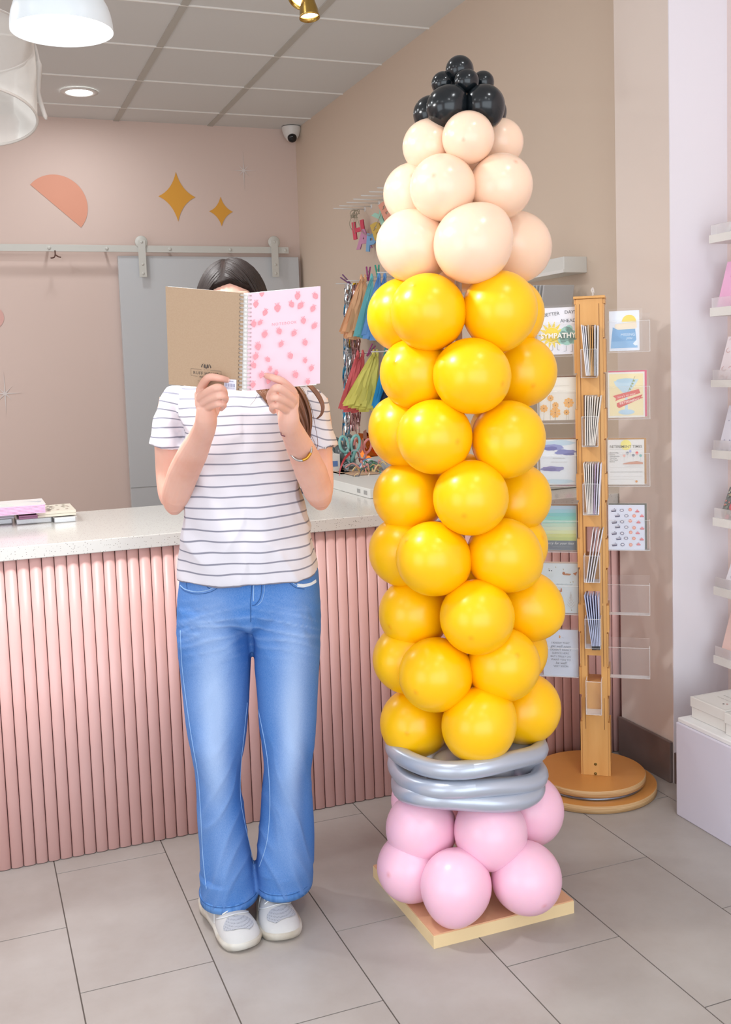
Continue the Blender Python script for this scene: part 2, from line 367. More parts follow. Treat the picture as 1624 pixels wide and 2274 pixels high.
# ---- dome camera
p = at_z(636, 291, ZC); p.y = min(p.y, BY - .09)
t = thing('security_camera', 'small white dome security camera on the ceiling in the back corner', 'camera', (p.x, p.y, ZC))
m_wpl = mat('white_plastic', '#dcdad6', .35)
part('housing', MB().lathe((p.x, p.y, ZC), [(.062, 0), (.062, -.02), (.055, -.04), (.05, -.055), (.03, -.085), (0, -.095)], 28), m_wpl, t)
part('lens', MB().lathe(Vector((p.x, p.y, ZC - .062)) + Vector((-.15, -.8, -.35)).normalized() * .034, [(0, .02), (.012, .02), (.024, .016), (.03, .006), (.03, -.01)], 20, R=Vector((-.15, -.8, -.5)).to_track_quat('Z', 'Y').to_matrix()), mat('black_gloss', '#141416', .15), t)
# ---- downlights: one visible, some behind the camera, unseen ones added to fill the back
m_lamp = emis('lamp_white', '#ffffff', 9)
def downlight(x_, y_, label, energy=None, r=.075):
    energy = energy or (DOWN_E if y_ > 3.3 else DOWN_E * .22)
    t = thing('downlight', label, 'ceiling light', (x_, y_, ZC), group=None)
    part('trim_ring', MB().lathe((x_, y_, ZC), [(r * 1.38, 0), (r * 1.38, -.004), (r, -.007), (r * .97, 0)], 32), m_wpl, t)
    part('lens', MB().lathe((x_, y_, ZC), [(r * .97, -.003), (0, -.006)], 32), m_lamp, t)
    l = bpy.data.lights.new('downlight_lamp', 'AREA'); l.shape = 'DISK'; l.size = r * 2; l.energy = energy; l.color = (.93, .97, 1)
    o = bpy.data.objects.new('downlight_lamp', l); C.objects.link(o); o.location = (x_, y_, ZC - .012); return t
p = at_z(176, 204, ZC); downlight(p.x, p.y, 'round lit downlight in the ceiling near the back wall', energy=4.5)
for i, (x_, y_) in enumerate([(-1.3, 1.9), (-1.3, .4), (.55, .3), (1.1, -.7), (-1.1, 3.6), (1.3, 1.2), (-.9, 5.2), (.35, 2.9), (-2.0, 4.6)]): downlight(x_, y_, ['round ceiling downlight left of the person', 'round ceiling downlight left of the camera', 'round ceiling downlight above the camera', 'round ceiling downlight behind the camera by the window', 'unseen fill downlight added over the left end of the counter', 'round ceiling downlight between camera and balloon column', 'unseen fill downlight added over the back left of the room', 'round ceiling downlight over the person', 'unseen fill downlight added far left behind the counter'][i])
# ---- pendant lamp top left
pl_c = at_plane(138, 70, (0, 2.35, 0), (0, 1, 0)); zr_ = pl_c.z
Rl = (at_y(255, 70, pl_c.y) - at_y(20, 70, pl_c.y)).length / 2 * .975
t = thing('pendant_lamp', 'white dome pendant lamp glowing at the top left corner', 'lamp', (pl_c.x, pl_c.y, zr_))
prof = [(Rl, 0), (Rl * 1.0, .004)] + [(Rl * math.cos(a) ** .75, .004 + Rl * .95 * math.sin(a)) for a in [math.radians(q) for q in (8, 18, 28, 38, 48, 58, 68, 76)]] + [(.022, Rl * .98), (.02, Rl * 1.1)]
inner = [(max(r - .004, .001), z) for r, z in prof][::-1]
part('lamp_shade', MB().lathe(pl_c, prof + inner[:-1] + [prof[0]], 48), mat('enamel_white', '#d9dfe2', .35), t)
part('diffuser', MB().lathe(pl_c + Vector((0, 0, .008)), [(Rl * .985, 0), (Rl * .7, -.001), (0, -.001)], 40), emis('diffuser_glow', '#ffffff', 5), t)
part('cord', MB().tube([pl_c + Vector((0, 0, Rl)), (pl_c.x, pl_c.y, ZC)], .004), m_wpl, t)
l = bpy.data.lights.new('pendant_bulb', 'AREA'); l.shape = 'DISK'; l.size = Rl * 1.8; l.energy = BULB_E
o = bpy.data.objects.new('pendant_bulb', l); C.objects.link(o); o.location = pl_c + Vector((0, 0, -.006))
# ---- sheer drum lantern at the left edge
lc = at_plane(-75, 240, (0, 2.9, 0), (0, 1, 0)); LR = (at_y(84, 255, 2.9) - lc).length * .99
t = thing('drum_lantern', 'large sheer white fabric drum shade hanging at the left edge', 'lantern', (lc.x, lc.y, lc.z))
tilt = Matrix.Rotation(math.radians(3), 3, 'Y') @ Matrix.Rotation(math.radians(-13), 3, 'X')
m_sheer = clear('sheer_white', '#d5d1cb', .55, .8)
zt_, zb_ = .19, -.02
sh = MB(); NN = 64
rings = []
for i in range(9):
    z_ = zb_ + (zt_ - zb_) * i / 8; rings.append([lc + tilt @ Vector(((LR + .003 * math.sin(k * 1.3) * math.sin(i)) * math.cos(k * 2 * math.pi / NN), (LR) * math.sin(k * 2 * math.pi / NN), z_)) for k in range(NN)])
sh.loft(rings, cap=False); part('fabric_shade', sh, m_sheer, t)
m_hoop = mat('hoop_white', '#b9b2ab', .5)
for z_ in (zb_, zt_):
    part('hoop', MB().tube([lc + tilt @ Vector((LR * math.cos(k * 2 * math.pi / NN), LR * math.sin(k * 2 * math.pi / NN), z_)) for k in range(NN)], .0035, 6, closed=True), m_hoop, t)
cb = MB()
ctop = at_z(72, 84, ZC); ed = lc + tilt @ Vector((LR * .96, -LR * .2, zt_))
cb.tube(smooth_pts([(ctop.x, ctop.y, ZC), (ctop.x, ctop.y, ZC - .05), ed + Vector((0, 0, .06)), ed], 6), .005)
part('hanging_cord', cb, m_hoop, t)
q = MB(); q.tube(smooth_pts([ed, ed + Vector((.01, 0, -.06)), ed + Vector((.004, .0, -.13)), ed + Vector((.02, 0, -.2))], 6), [.004] * 6 + [.008] * 6 + [.006] * 6 + [.003], 8); part('gathered_fabric', q, m_hoop, t)
part('ceiling_screw', MB().lathe((ctop.x, ctop.y, ZC - .04), [(.0, .04), (.016, .04), (.016, .02), (.01, .01), (.018, 0), (.012, -.012), (0, -.012)], 12), mat('steel', '#9a9a96', .3, metal=.8), t)
# ---- brass spotlights on a bar
m_brass = mat('brass', '#b0904e', .25, metal=1.0)
sp = at_y(686, 15, 3.1)
t = thing('spotlight_fixture', 'brass ceiling spotlight with two bell-shaped heads at the top edge', 'ceiling light', (sp.x, 3.1, ZC))
def head(tip, dirv, L=.085, r0=.019, r1=.032):
    R = Vector(dirv).to_track_quat('Z', 'Y').to_matrix(); q = MB()
    q.lathe(tip, [(0, -L), (r0 * .8, -L), (r0, -L * .75), (r0 * 1.25, -L * .5), (r1 * .88, -L * .3), (r1 * .93, -.008), (r1, 0), (r1 * .94, 0), (r1 * .85, -.01), (r0, -L * .6)], 28, R=R); h = part('spotlight_head', q, m_brass, t)
    e = MB(); e.lathe(Vector(tip) - Vector(dirv).normalized() * .012, [(r1 * .84, 0), (0, .001)], 20, R=R); part('bulb', e, emis('spot_glow', '#fff6e6', 6), h)
head(at_y(688, 40, 3.1), (0.03, -.15, -1))
head(at_y(661, 6, 3.12), (-.45, -.1, -.7))
part('bracket', MB().tube(smooth_pts([at_y(688, 8, 3.1), at_y(686, -30, 3.1), Vector((sp.x, 3.1, ZC))], 5), .006).tube([at_y(655, -12, 3.12), at_y(686, -30, 3.1)], .006), m_brass, t)

# ================================================================== COUNTER
CYF = 2.939; CZ = .903; CB = 3.6
m_flute = mat('pink_fluted_paint', '#e8bcb6', .36, spec=.5); noise_col(m_flute, '#e4b4ad', 6, stretch=(1, 1, .2))
fz = .866
co = thing('reception_counter', 'pink counter with vertical half-round fluted front', 'counter', (0, CYF + .3, 0))
pitch = None
xa = at_y(7.3, 1248, CYF).x; xb = at_y(360, 1216, CYF).x; pitch = (xb - xa) / 13.0
mb = MB(); n_ = 10; x = xa - pitch * 46
r_ = pitch / 2
while x < PX0 - .01 + .16:
    x1 = x + r_
    ringA = []; 
    for k in range(n_ + 1):
        a_ = math.pi * k / n_; ringA.append((x1 - (r_ - .0006) * math.cos(a_), CYF + .009 - r_ * .44 * math.sin(a_)))
    if x1 < WX - .03 and x1 > LX + .03: mb.loft([[Vector((q[0], q[1], .003)) for q in ringA], [Vector((q[0], q[1], fz)) for q in ringA]], cap=True)
    x += pitch
part('fluted_front', mb, m_flute, co)
part('carcass', MB().box(((LX + WX) / 2, CYF + .32, fz / 2 + .002), (WX - LX - .03, .60, fz - .004)), mat('counter_side', '#b98078', .6), co)
m_top = mat('speckled_stone', '#d9d8d0', .18, spec=.5)
b = bsdf(m_top); tc = nd(m_top, 'ShaderNodeTexCoord'); vo = nd(m_top, 'ShaderNodeTexVoronoi'); vo.inputs['Scale'].default_value = 210
vr = nd(m_top, 'ShaderNodeSeparateColor'); gt = nd(m_top, 'ShaderNodeMath', operation='GREATER_THAN'); gt.inputs[1].default_value = .62
lt = nd(m_top, 'ShaderNodeMath', operation='LESS_THAN'); lt.inputs[1].default_value = .24; mu = nd(m_top, 'ShaderNodeMath', operation='MULTIPLY')
mx = nd(m_top, 'ShaderNodeMix', data_type='RGBA'); mx.inputs[6].default_value = srgb('#d8d5cf'); mx.inputs[7].default_value = srgb('#938b85')
ln(m_top, tc.outputs['Object'], vo.inputs['Vector']); ln(m_top, vo.outputs['Color'], vr.inputs[0]); ln(m_top, vr.outputs[0], gt.inputs[0]); ln(m_top, vo.outputs['Distance'], lt.inputs[0])
ln(m_top, gt.outputs[0], mu.inputs[0]); ln(m_top, lt.outputs[0], mu.inputs[1]); ln(m_top, mu.outputs[0], mx.inputs[0]); ln(m_top, mx.outputs[2], b.inputs['Base Color'])
mb = MB().box(((LX + WX - .003) / 2, (CYF - .012 + CB) / 2, (fz + CZ) / 2), (WX - .003 - LX, CB - CYF + .012, CZ - fz), bevel=.002)
single('worktop', mb, m_top, 'long pale speckled stone worktop on the pink fluted counter', 'worktop', (0, CYF + .3, fz))
m_white = mat('white_laminate', '#d9d9d4', .4)
SX0 = 1.10
sc_ = thing('side_counter', 'white side counter along the right wall behind the main counter', 'counter', ((SX0 + WX) / 2, 4.6, 0))
part('cabinet', MB().box(((SX0 + .03 + WX) / 2 - .004, (CB + 5.8) / 2, .43), (WX - SX0 - .04, 5.8 - CB - .01, .86)), m_white, sc_)
part('top_board', MB().box(((SX0 + WX) / 2 - .002, (CB + 5.82) / 2 + .002, CZ - .015), (WX - SX0 - .006, 5.82 - CB, .03), bevel=.002), m_white, sc_)
# ================================================================== BALLOON COLUMN
def balloon_mat(name, col, rough=.22, sss=0.0, dark=.9, **k):
    m = mat(name, col, rough, spec=.5, **k); b = bsdf(m)
    if sss:
        b.inputs['Subsurface Weight'].default_value = sss; b.inputs['Subsurface Radius'].default_value = (1, .45, .2); b.inputs['Subsurface Scale'].default_value = .03
    # thicker latex makes a small darker spot at the tip
    a = nd(m, 'ShaderNodeAttribute', attribute_name='tip'); mx = nd(m, 'ShaderNodeMix', data_type='RGBA')
    c1 = b.inputs['Base Color'].default_value; mx.inputs[6].default_value = tuple(c1); mx.inputs[7].default_value = (c1[0] * dark, c1[1] * dark * .8, c1[2] * dark * .75, 1)
    ln(m, a.outputs['Fac'], mx.inputs[0]); ln(m, mx.outputs[2], b.inputs['Base Color'])
    return m
BM = {'k': balloon_mat('balloon_black', '#12171b', .2, dark=.6), 'p': balloon_mat('balloon_peach', '#f5d3b8', .24, .2), 'y': balloon_mat('balloon_yellow', '#ffc300', .3, .1, dark=.94),
      'r': balloon_mat('balloon_pink', '#f6c3d7', .3, .2), 's': balloon_mat('balloon_silver', '#b9c0cd', .3, metal=.4)}
BXY = Vector((1.13, 2.285))
col = thing('balloon_column', 'tall pencil-shaped balloon column in yellow, peach, black, silver and pink on a square board', 'balloon column', (1.13, 2.285, 0))
Dax = lambda z: M[2][0] * 1.13 + M[2][1] * 2.285 + M[2][2] * (z - H)
e_u = Vector((M[0][0], M[0][1], 0)).normalized(); e_v = Vector((e_u.y * -1, e_u.x, 0))
BP = {}
def balloon_mesh(R):
    mb = MB(); nu, nv = 40, 28
    def f(q):
        if q.z < 0: s = 1 - .12 * (q.z * q.z); return Vector((q.x * s, q.y * s, q.z * 1.12))
        return Vector((q.x, q.y, q.z * 1.03 + .012 * max(0, (q.z - .99) / .01)))
    mb.sph((0, 0, 0), R, nu, nv, f=f)
    return mb
def balloon(c, R, colr, out, name='balloon'):
    key = (round(R, 4), colr)
    if key not in BP:
        mb = balloon_mesh(R); me = mb.mesh('balloon', BM[colr]); at2 = me.attributes.new('tip', 'FLOAT', 'POINT')
        at2.data.foreach_set('value', [max(0., min(1., (v.z / R - 1.034) / .006)) if v.z > 0 else 0. for v in mb.v]); BP[key] = me
    o = bpy.data.objects.new(name, BP[key]); C.objects.link(o); o.parent = col
    o.location = Vector(c) - Vector((1.13, 2.285, 0)); q = Vector(out) + Vector([random.uniform(-.22, .22) for _ in range(3)])
    o.rotation_euler = q.to_track_quat('Z', 'Y').to_euler(); XF[o.name] = XF[col.name]; return o
def ring(colr, axis_px, y_px, R, rho, items, mirror=(), zfix=None):
    """items: (px, py, +1 in front / -1 behind the axis)"""
    for it in items:
        x_, y_, s = it[:3]; Ri = it[3] if len(it) > 3 else R; D = 2.53
        for _ in range(3):
            c0 = at(x_, y_, D); zc = c0.z; Da = Dax(zc); A = at(axis_px, y_, Da)
            u = (x_ - axis_px) * Da / F_PX; off = math.sqrt(max(rho * rho - u * u, 0)); D = Da - s * off
        if zfix:
            d_ = Vector(ray(x_, y_)); D = (zfix - H) / d_.z
        c0 = at(x_, y_, D); A.z = c0.z; out = c0 - A; out.z = 0
        balloon(c0, Ri, colr, out)
        if it[:3] in mirror or (x_, y_) in mirror:
            c1 = A - out; c1.z = c0.z + random.uniform(-.01, .01); balloon(c1, Ri, colr, -out)
ring('k', 1026, 155, .034, .001, [(1021, 156, 1, .0335)])
ring('k', 1030, 182, .029, .048, [(1036, 181, 1, .0285), (984, 185, 1, .027), (1073, 183, -1, .0265)])
ring('k', 1035, 240, .048, .074, [(993.5, 238, 1, .0485), (1076.5, 235, 1, .0475), (957, 254, -1, .042), (1086, 254, -1, .041)])
ring('p', 1036, 315, .061, .095, [(1040, 306, 1, .060), (952, 324, 1, .061), (1111, 316, -1, .057)], mirror=((1040, 306),))
ring('p', 1038, 418, .078, .110, [(984, 417, 1, .0765), (1112, 414, 1, .0745), (919, 431, -1, .0735), (1090, 430, -1, .07)])
ring('p', 1036, 545, .09, .135, [(1051, 541, 1, .0895), (918, 546, 1, .0865), (1146, 549, -1, .0885)], mirror=((1051, 541),))
RY, RO = .0885, .135
ring('y', 1024, 695, RY, RO, [(951, 693, 1), (1110, 688, 1), (897, 699, -1), (1130, 697, -1)])
ring('y', 1043, 830, RY, RO, [(1049, 835, 1), (926, 830, 1), (1158, 825, -1)], mirror=((1049, 835),))
ring('y', 1036, 965, RY, RO, [(965, 970, 1), (1129, 974, 1), (899, 958, -1), (1120, 960, -1)])
ring('y', 1036, 1100, RY, RO, [(1046, 1105, 1), (910, 1101, 1), (1147, 1105, -1)], mirror=((1046, 1105),))
ring('y', 1032, 1230, RY, RO, [(963, 1241, 1), (1120, 1233, 1), (898, 1224, -1), (1138, 1212, -1)])
ring('y', 1045, 1365, RY, RO, [(1060, 1370, 1), (921, 1361, 1), (1170, 1346, -1)], mirror=((1060, 1370),))
ring('y', 1036, 1480, RY, RO, [(968, 1498, 1), (1118, 1476, 1), (908, 1462, -1), (1140, 1444, -1)])
ring('y', 1048, 1600, RY, RO, [(1064, 1610, 1), (922, 1606, 1), (1167, 1573, -1)], mirror=((1064, 1610),))
ring('s', 1036, 1712, .062, .085, [(1003, 1722, 1), (1085, 1715, 1), (1150, 1690, -1), (950, 1690, -1)])
ring('r', 1040, 1820, .0885, .135, [(936, 1840, 1), (1090, 1848, 1), (1175, 1798, -1), (937, 1778, -1, .08)])
ring('r', 1040, 1930, .0845, .130, [(1013, 1968, 1), (1169, 1949, 1), (914, 1925, 1)], zfix=.119)
balloon((1.22, 2.39, .122), .0845, 'r', (1, 1, 0))
# long twisting balloons
for i, (yl, yf, yr, wob) in enumerate([(1658, 1706, 1655, .3), (1700, 1757, 1712, 1.6), (1735, 1785, 1748, 3.1)]):
    rho = .176; pts = []
    def zof(y_, s): Pp = at(1037, y_, Dax(.5) - s); return Pp.z
    zl, zf, zr2 = zof(yl, 0), zof(yf, rho), zof(yr, 0)
    for k in range(48):
        a_ = 2 * math.pi * k / 48; c_, s_ = math.cos(a_), math.sin(a_)
        z_ = (zf if c_ > 0 else (zl + zr2) / 2 + .01) * abs(c_) + (zl if s_ < 0 else zr2) * (1 - abs(c_))
        rr = rho * (1 + .035 * math.cos(4 * a_ + wob)); ctr = at(1037, 1700, Dax(.5))
        pts.append(Vector((ctr.x, ctr.y, 0)) + e_u * (rr * s_) - e_v * (rr * c_) + Vector((0, 0, z_ + .006 * math.sin(3 * a_ + wob))))
    part('long_balloon', MB().tube(pts, .0225, 18, closed=True), BM['s'], col)
m_board = mat('base_board_top', '#dcab85', .45); m_bedge = mat('base_board_edge', '#e6cd9e', .6)
mb = MB(); mb.box((1.13, 2.285, .0325), (.378, .378, .003)); mb.cur = 1; mb.box((1.13, 2.285, .0155), (.38, .38, .031))
part('base_board', mb, [m_board, m_bedge], col)
part('pole', MB().tube([(1.13, 2.285, .03), (1.13, 2.285, .6), (1.14, 2.29, 1.3), (1.16, 2.30, 2.0)], .009), m_wpl, col)

# ================================================================== CARD SPINNER
SCX, SCY = 1.785, 2.728
eu = Vector((.8, -.6, 0)); en = Vector((-.6, -.8, 0)); ez = Vector((0, 0, 1))
m_ply = mat('birch_ply', '#e3ad68', .4); noise_col(m_ply, '#d9a05a', 5, stretch=(6, 6, .6))
m_plye = mat('ply_edge', '#e2c090', .6); noise_col(m_plye, '#c08f58', 30, stretch=(.2, .2, 14))
m_disc = mat('disc_top', '#d99850', .32); noise_col(m_disc, '#d0904c', 4)
spn = thing('card_rack', 'tall birch plywood revolving greeting card rack with clear pockets on a round base', 'card rack', (SCX, SCY, 0))
def disc(name, r, z0, z1):
    mb = MB(); mb.lathe((SCX, SCY, 0), [(0, z1), (r - .002, z1)], 64); mb.cur = 1
    mb.lathe((SCX, SCY, 0), [(r - .002, z1), (r, z1 - .002), (r, z0), (0, z0)], 64, flat=False); return part(name, mb, [m_disc, m_plye], spn)
disc('base_disc', .207, 0.002, .024)
part('bearing_ring', MB().lathe((SCX, SCY, 0), [(.155, .024), (.165, .024), (.168, .029), (.165, .034), (.155, .034)], 64), mat('steel_ring', '#8d95a3', .25, metal=.8), spn)
disc('turntable_disc', .173, .036, .056)
SP0 = Vector((SCX, SCY, 0))
def onface(x_, y_, off=.0445): return at_plane(x_, y_, SP0 + en * off, en)
ax = (onface(1291, 1727) + onface(1357, 1732)) / 2; PC = Vector((ax.x, ax.y, 0)) - en * .0445       # post axis
def zpx(y_, off=.0445): return onface(1322, y_, off).z
Rz = Matrix((eu, en, ez)).transposed()
def sbox(mb, u, n, z, du, dn, dz, bevel=0): return mb.box(PC + eu * u + en * n + ez * z, (du, dn, dz), Rz, bevel)
ZT = zpx(663); zb0 = .0565
pm = MB(); W = .078
for s in (-1, 1):
    sbox(pm, s * (W / 2 - .009), 0, (ZT + zb0) / 2, .018, .084, ZT - zb0)
holes = [(1456, 1515), (1313, 1376), (1170, 1236), (1025, 1076), (877, 930), (722, 776)]
zs = [zb0]
for a_, b_ in holes: zs += [zpx(b_), zpx(a_)]
zs.append(ZT)
for i in range(0, len(zs), 2): sbox(pm, 0, 0, (zs[i] + zs[i + 1]) / 2, W - .036, .0835, zs[i + 1] - zs[i])
part('post', pm, m_ply, spn)
tb = MB()
tabs = [(663, 674, .090), (674, 750, .084), (752, 828, .092), (830, 908, .084), (908, 975, .092), (977, 1052, .084), (1053, 1112, .092), (1116, 1195, .084), (1198, 1262, .092), (1265, 1340, .084), (1345, 1405, .092), (1407, 1480, .084), (1484, 1545, .092), (1550, 1600, .082), (1605, 1727, .09)]
for k, (a_, b_, w_) in enumerate(tabs):
    z1, z0 = zpx(a_), zpx(b_)
    for s in (-1, 1): sbox(tb, s * (W / 2 + (w_ - W) / 4 + .0003), 0, (z0 + z1) / 2, (w_ - W) / 2, .0 + (.089 if k % 2 else .076), z1 - z0 - .001)
part('edge_tabs', tb, m_ply, spn)
sm = MB(); sbox(sm, 0, 0, ZT + .005, .094, .094, .008, .002); part('top_cap', sm, m_ply, spn)
for s in (-1, 1):
    for a_, b_ in [(674, 1050), (1055, 1340), (1345, 1480), (1550, 1620)]:
        slot = MB(); sbox(slot, s * .0285, .0423, (zpx(a_) + zpx(b_)) / 2, .0015, .001, zpx(a_) - zpx(b_)); part('groove', slot, mat('groove_brown', '#8a5a30', .7), spn)
for y_ in (1697, 1718): part('screw', MB().lathe(onface(1323, y_, .0420), [(0, .003), (.0035, .0028), (.0045, 0)], 14, R=en.to_track_quat('Z', 'Y').to_matrix()), mat('dark_brass', '#75602f', .35, metal=.8), spn)
hook = smooth_pts([onface(1316, 660, 0) + ez * .0, onface(1317, 652, 0), onface(1314, 645, 0), onface(1317, 640, 0), onface(1319, 650, 0)], 5)
m_acr = clear('clear_acrylic', '#f4f4f8', .012, .06); m_acre = clear('acrylic_edge', '#ffffff', .25, .15); m_film = clear('card_sleeve', '#ffffff', .015, .05)
part('clear_hook', MB().tube(hook, .0022, 8), m_acre, spn)
def pocket(x0, x1, y0, y1, side):
    off = .016; a_ = onface(x0, y0, off); b_ = onface(x1, y1, off); u0 = (a_ - PC).dot(eu); u1 = (b_ - PC).dot(eu); z1, z0 = a_.z, b_.z
    mb = MB(); sbox(mb, (u0 + u1) / 2, off, (z0 + z1) / 2, u1 - u0, .0015, z1 - z0); sbox(mb, (u0 + u1) / 2, -.014, (z0 + z1) / 2 + .012, u1 - u0, .0015, z1 - z0 + .024)
    mb.cur = 1; sbox(mb, (u0 + u1) / 2, .001, z0, u1 - u0, .031, .0018); e = u1 if side > 0 else u0; sbox(mb, e, .001, (z0 + z1) / 2, .0018, .031, z1 - z0)
    sbox(mb, (u0 + u1) / 2, off, z1, u1 - u0, .0022, .0012)
    return part('clear_pocket', mb, [m_acr, m_acre], spn)
for y0, y1 in [(715, 780), (860, 930), (1008, 1080), (1155, 1223), (1298, 1367), (1437, 1508)]: pocket(1350, 1444, y0, y1, 1)
pk0 = None
for y0, y1 in [(720, 790), (870, 940), (1012, 1080), (1157, 1227), (1300, 1366), (1438, 1505)]:
    p_ = pocket(1194, 1286, y0, y1, -1)
    if pk0 is None: pk0 = p_
tx = MB(); text(tx, 'SYMPATHY', onface(1240, 746, .0172), eu, ez, .0215, .0004, bold=.0005); part('lettering', tx, mat('white_print', '#f4f2ec', .5), spn)
for y0, y1, in [(775, 838), (925, 992), (1075, 1144), (1235, 1294), (1376, 1441), (1515, 1588)]:
    z1, z0 = zpx(y0, .1), zpx(y1, .1); mb = MB(); sbox(mb, 0, .098, (z0 + z1) / 2, .046, .0015, z1 - z0)
    for s in (-1, 1): sbox(mb, s * .023, .07, (z0 + z1) / 2, .0015, .055, z1 - z0)
    mb.cur = 1; sbox(mb, 0, .072, z0, .046, .055, .0016); 
    for s in (-1, 1): sbox(mb, s * .023, .098, (z0 + z1) / 2, .002, .002, z1 - z0)
    sbox(mb, 0, .098, z1, .046, .002, .0014); part('clear_pocket', mb, [m_acr, m_acre], spn)
# ---- cards
INK = {}
def ink(h, r=.6):
    k = 'ink_' + h
    return mat(k, '#' + h, r)
class Art:
    """flat print on a page: s to the right, t down, both 0..1"""
    def __init__(a, o, ux, uy, w, h): a.o = o; a.ux = ux; a.uy = uy; a.w = w; a.h = h; a.nz = ux.cross(uy); a.mb = MB(); a.m = []; a.l = .0003
    def col(a, h):
        m = ink(h)
        if m not in a.m: a.m.append(m)
        a.mb.cur = a.m.index(m); a.l += .00004
    def P(a, s, t): return a.o + a.ux * (s * a.w) - a.uy * (t * a.h) + a.nz * a.l
    def poly(a, pts, h=None):
        if h: a.col(h)
        ps = [a.P(*p) for p in pts]; n = len(ps)
        ar = sum(pts[i][0] * pts[(i + 1) % n][1] - pts[(i + 1) % n][0] * pts[i][1] for i in range(n))
        a.mb.add(ps, [tuple(range(n))[::-1] if ar > 0 else tuple(range(n))], True)
    def circ(a, s, t, r, h=None, a0=0, a1=2 * math.pi, ry=None): a.poly([(s + r / a.w * math.cos(q), t - (ry or r) / a.h * math.sin(q)) for q in [a0 + (a1 - a0) * k / 24 for k in range(25 if a1 - a0 < 6.2 else 24)]], h)
    def line(a, pts, wd, h=None):
        if h: a.col(h)
        for p, q in zip(pts[:-1], pts[1:]):
            A = a.P(*p); B = a.P(*q); d = (B - A); 
            if d.length < 1e-6: continue
            d.normalize(); n = a.nz.cross(d) * wd / 2; d = d * wd * .2; a.mb.add([A - n - d, B - n + d, B + n + d, A + n - d], [(0, 1, 2, 3)], True)
    def txt(a, s, x, y, size, h, bold=0, ang=0, shear=0, align='CENTER'):
        a.col(h); R = Matrix.Rotation(math.radians(ang), 3, a.nz); text(a.mb, s, a.P(x, y), R @ a.ux, R @ a.uy, size, .0, align=align, bold=bold, shear=shear)
    def squig(a, x0, x1, y, amp, wd, h, n=26):
        a.line([(x0 + (x1 - x0) * i / n, y + amp * (.5 + .5 * math.sin(i * .9)) * (1 if i % 2 else -1)) for i in range(n + 1)], wd, h)
def card(x0, y0, x1, y1, off, label, paper, art, env=None, th=.002, name='greeting_card'):
    tl = onface(x0, y0, off); u0 = (tl - PC).dot(eu); u1 = (onface(x1, y0, off) - PC).dot(eu); z1 = tl.z; z0 = onface((x0 + x1) / 2, y1, off).z; z1 = onface((x0 + x1) / 2, y0, off).z
    w_, h_ = u1 - u0, z1 - z0; o = PC + eu * u0 + en * off + ez * z1
    t = thing(name, label, 'greeting card', PC + eu * (u0 + u1) / 2 + en * off + ez * z0)
    mb = MB(); sbox(mb, (u0 + u1) / 2, off - th / 2, (z0 + z1) / 2, w_, th, h_); part('card', mb, mat('paper_' + paper, '#' + paper, .5), t)
    A = Art(o, eu, ez, w_, h_); art(A); part('illustration', A.mb, A.m, t)
    if env:
        mb = MB(); sbox(mb, (u0 + u1) / 2 + .004, off - th - .0015, (z0 + z1) / 2 + .003, w_ + .004, .0015, h_ + .002); part('envelope', mb, mat('paper_' + env, '#' + env, .6), t)
    mb = MB(); sbox(mb, (u0 + u1) / 2 + .003, off + .0016, (z0 + z1) / 2 + .003, w_ + .012, .0003, h_ + .008); part('clear_sleeve', mb, m_film, t)
    return t
def a_better(a):
    for i in range(14):
        q = 2 * math.pi * i / 14; a.poly([(.34 + .2 * math.cos(q - .2), .58 - .17 * math.sin(q - .2)), (.34 + .36 * math.cos(q), .58 - .3 * math.sin(q)), (.34 + .2 * math.cos(q + .2), .58 - .17 * math.sin(q + .2))], 'f7dd3c' if i == 0 else None)
    a.circ(.34, .58, .023, 'fbe22e'); a.col('a9d8cb')
    for s, t, r in [(.72, .55, .02), (.62, .6, .014), (.84, .6, .016), (.72, .67, .02), (.86, .7, .012), (.6, .7, .012), (.78, .46, .011)]: a.circ(s, t, r)
    a.txt('BETTER', .34, .14, .0145, '5c5f68', ang=5); a.txt('DAYS', .82, .11, .0145, '5c5f68'); a.txt('AHEAD', .76, .29, .0145, '5c5f68')
    for pts in [[(.3, .72), (.52, .66)], [(.42, .74), (.62, .74), (.78, .7)], [(.66, .42), (.76, .44), (.74, .5)], [(.36, .8), (.36, .9), (.3, .92)], [(.48, .78), (.48, .9), (.53, .91)], [(.7, .82), (.7, .93), (.64, .94)], [(.86, .8), (.86, .95), (.81, .95)]]: a.line(pts, .0008, '50535c')
def a_flowers(a):
    for s, t, r in [(.78, .6, .014), (.42, .82, .015), (.12, .72, .011), (.43, .65, .009), (.72, .82, .008), (.3, .48, .009)]:
        for k in range(8):
            q = k * math.pi / 4 + s; A_ = (s, t); a.poly([(s, t), (s + r / a.w * math.cos(q - .35), t - r / a.h * math.sin(q - .35)), (s + 1.15 * r / a.w * math.cos(q), t - 1.15 * r / a.h * math.sin(q)), (s + r / a.w * math.cos(q + .35), t - r / a.h * math.sin(q + .35))], 'f2bb5c' if k == 0 else None)
        a.circ(s, t, .0016, '6b4a20'); a.line([(s, t + r / a.h), (s - .01, 1)], .0005, '8d8a68')
    a.squig(.3, .8, .2, .008, .0004, 'b9b3a6')
def blob(a, s, t, w_, h_, c_, n=18, seed=1):
    rn = random.Random(seed); a.poly([(s + w_ * math.cos(q) * (.8 + .3 * rn.random()), t + h_ * math.sin(q) * (.8 + .4 * rn.random())) for q in [2 * math.pi * k / n for k in range(n)]], c_)
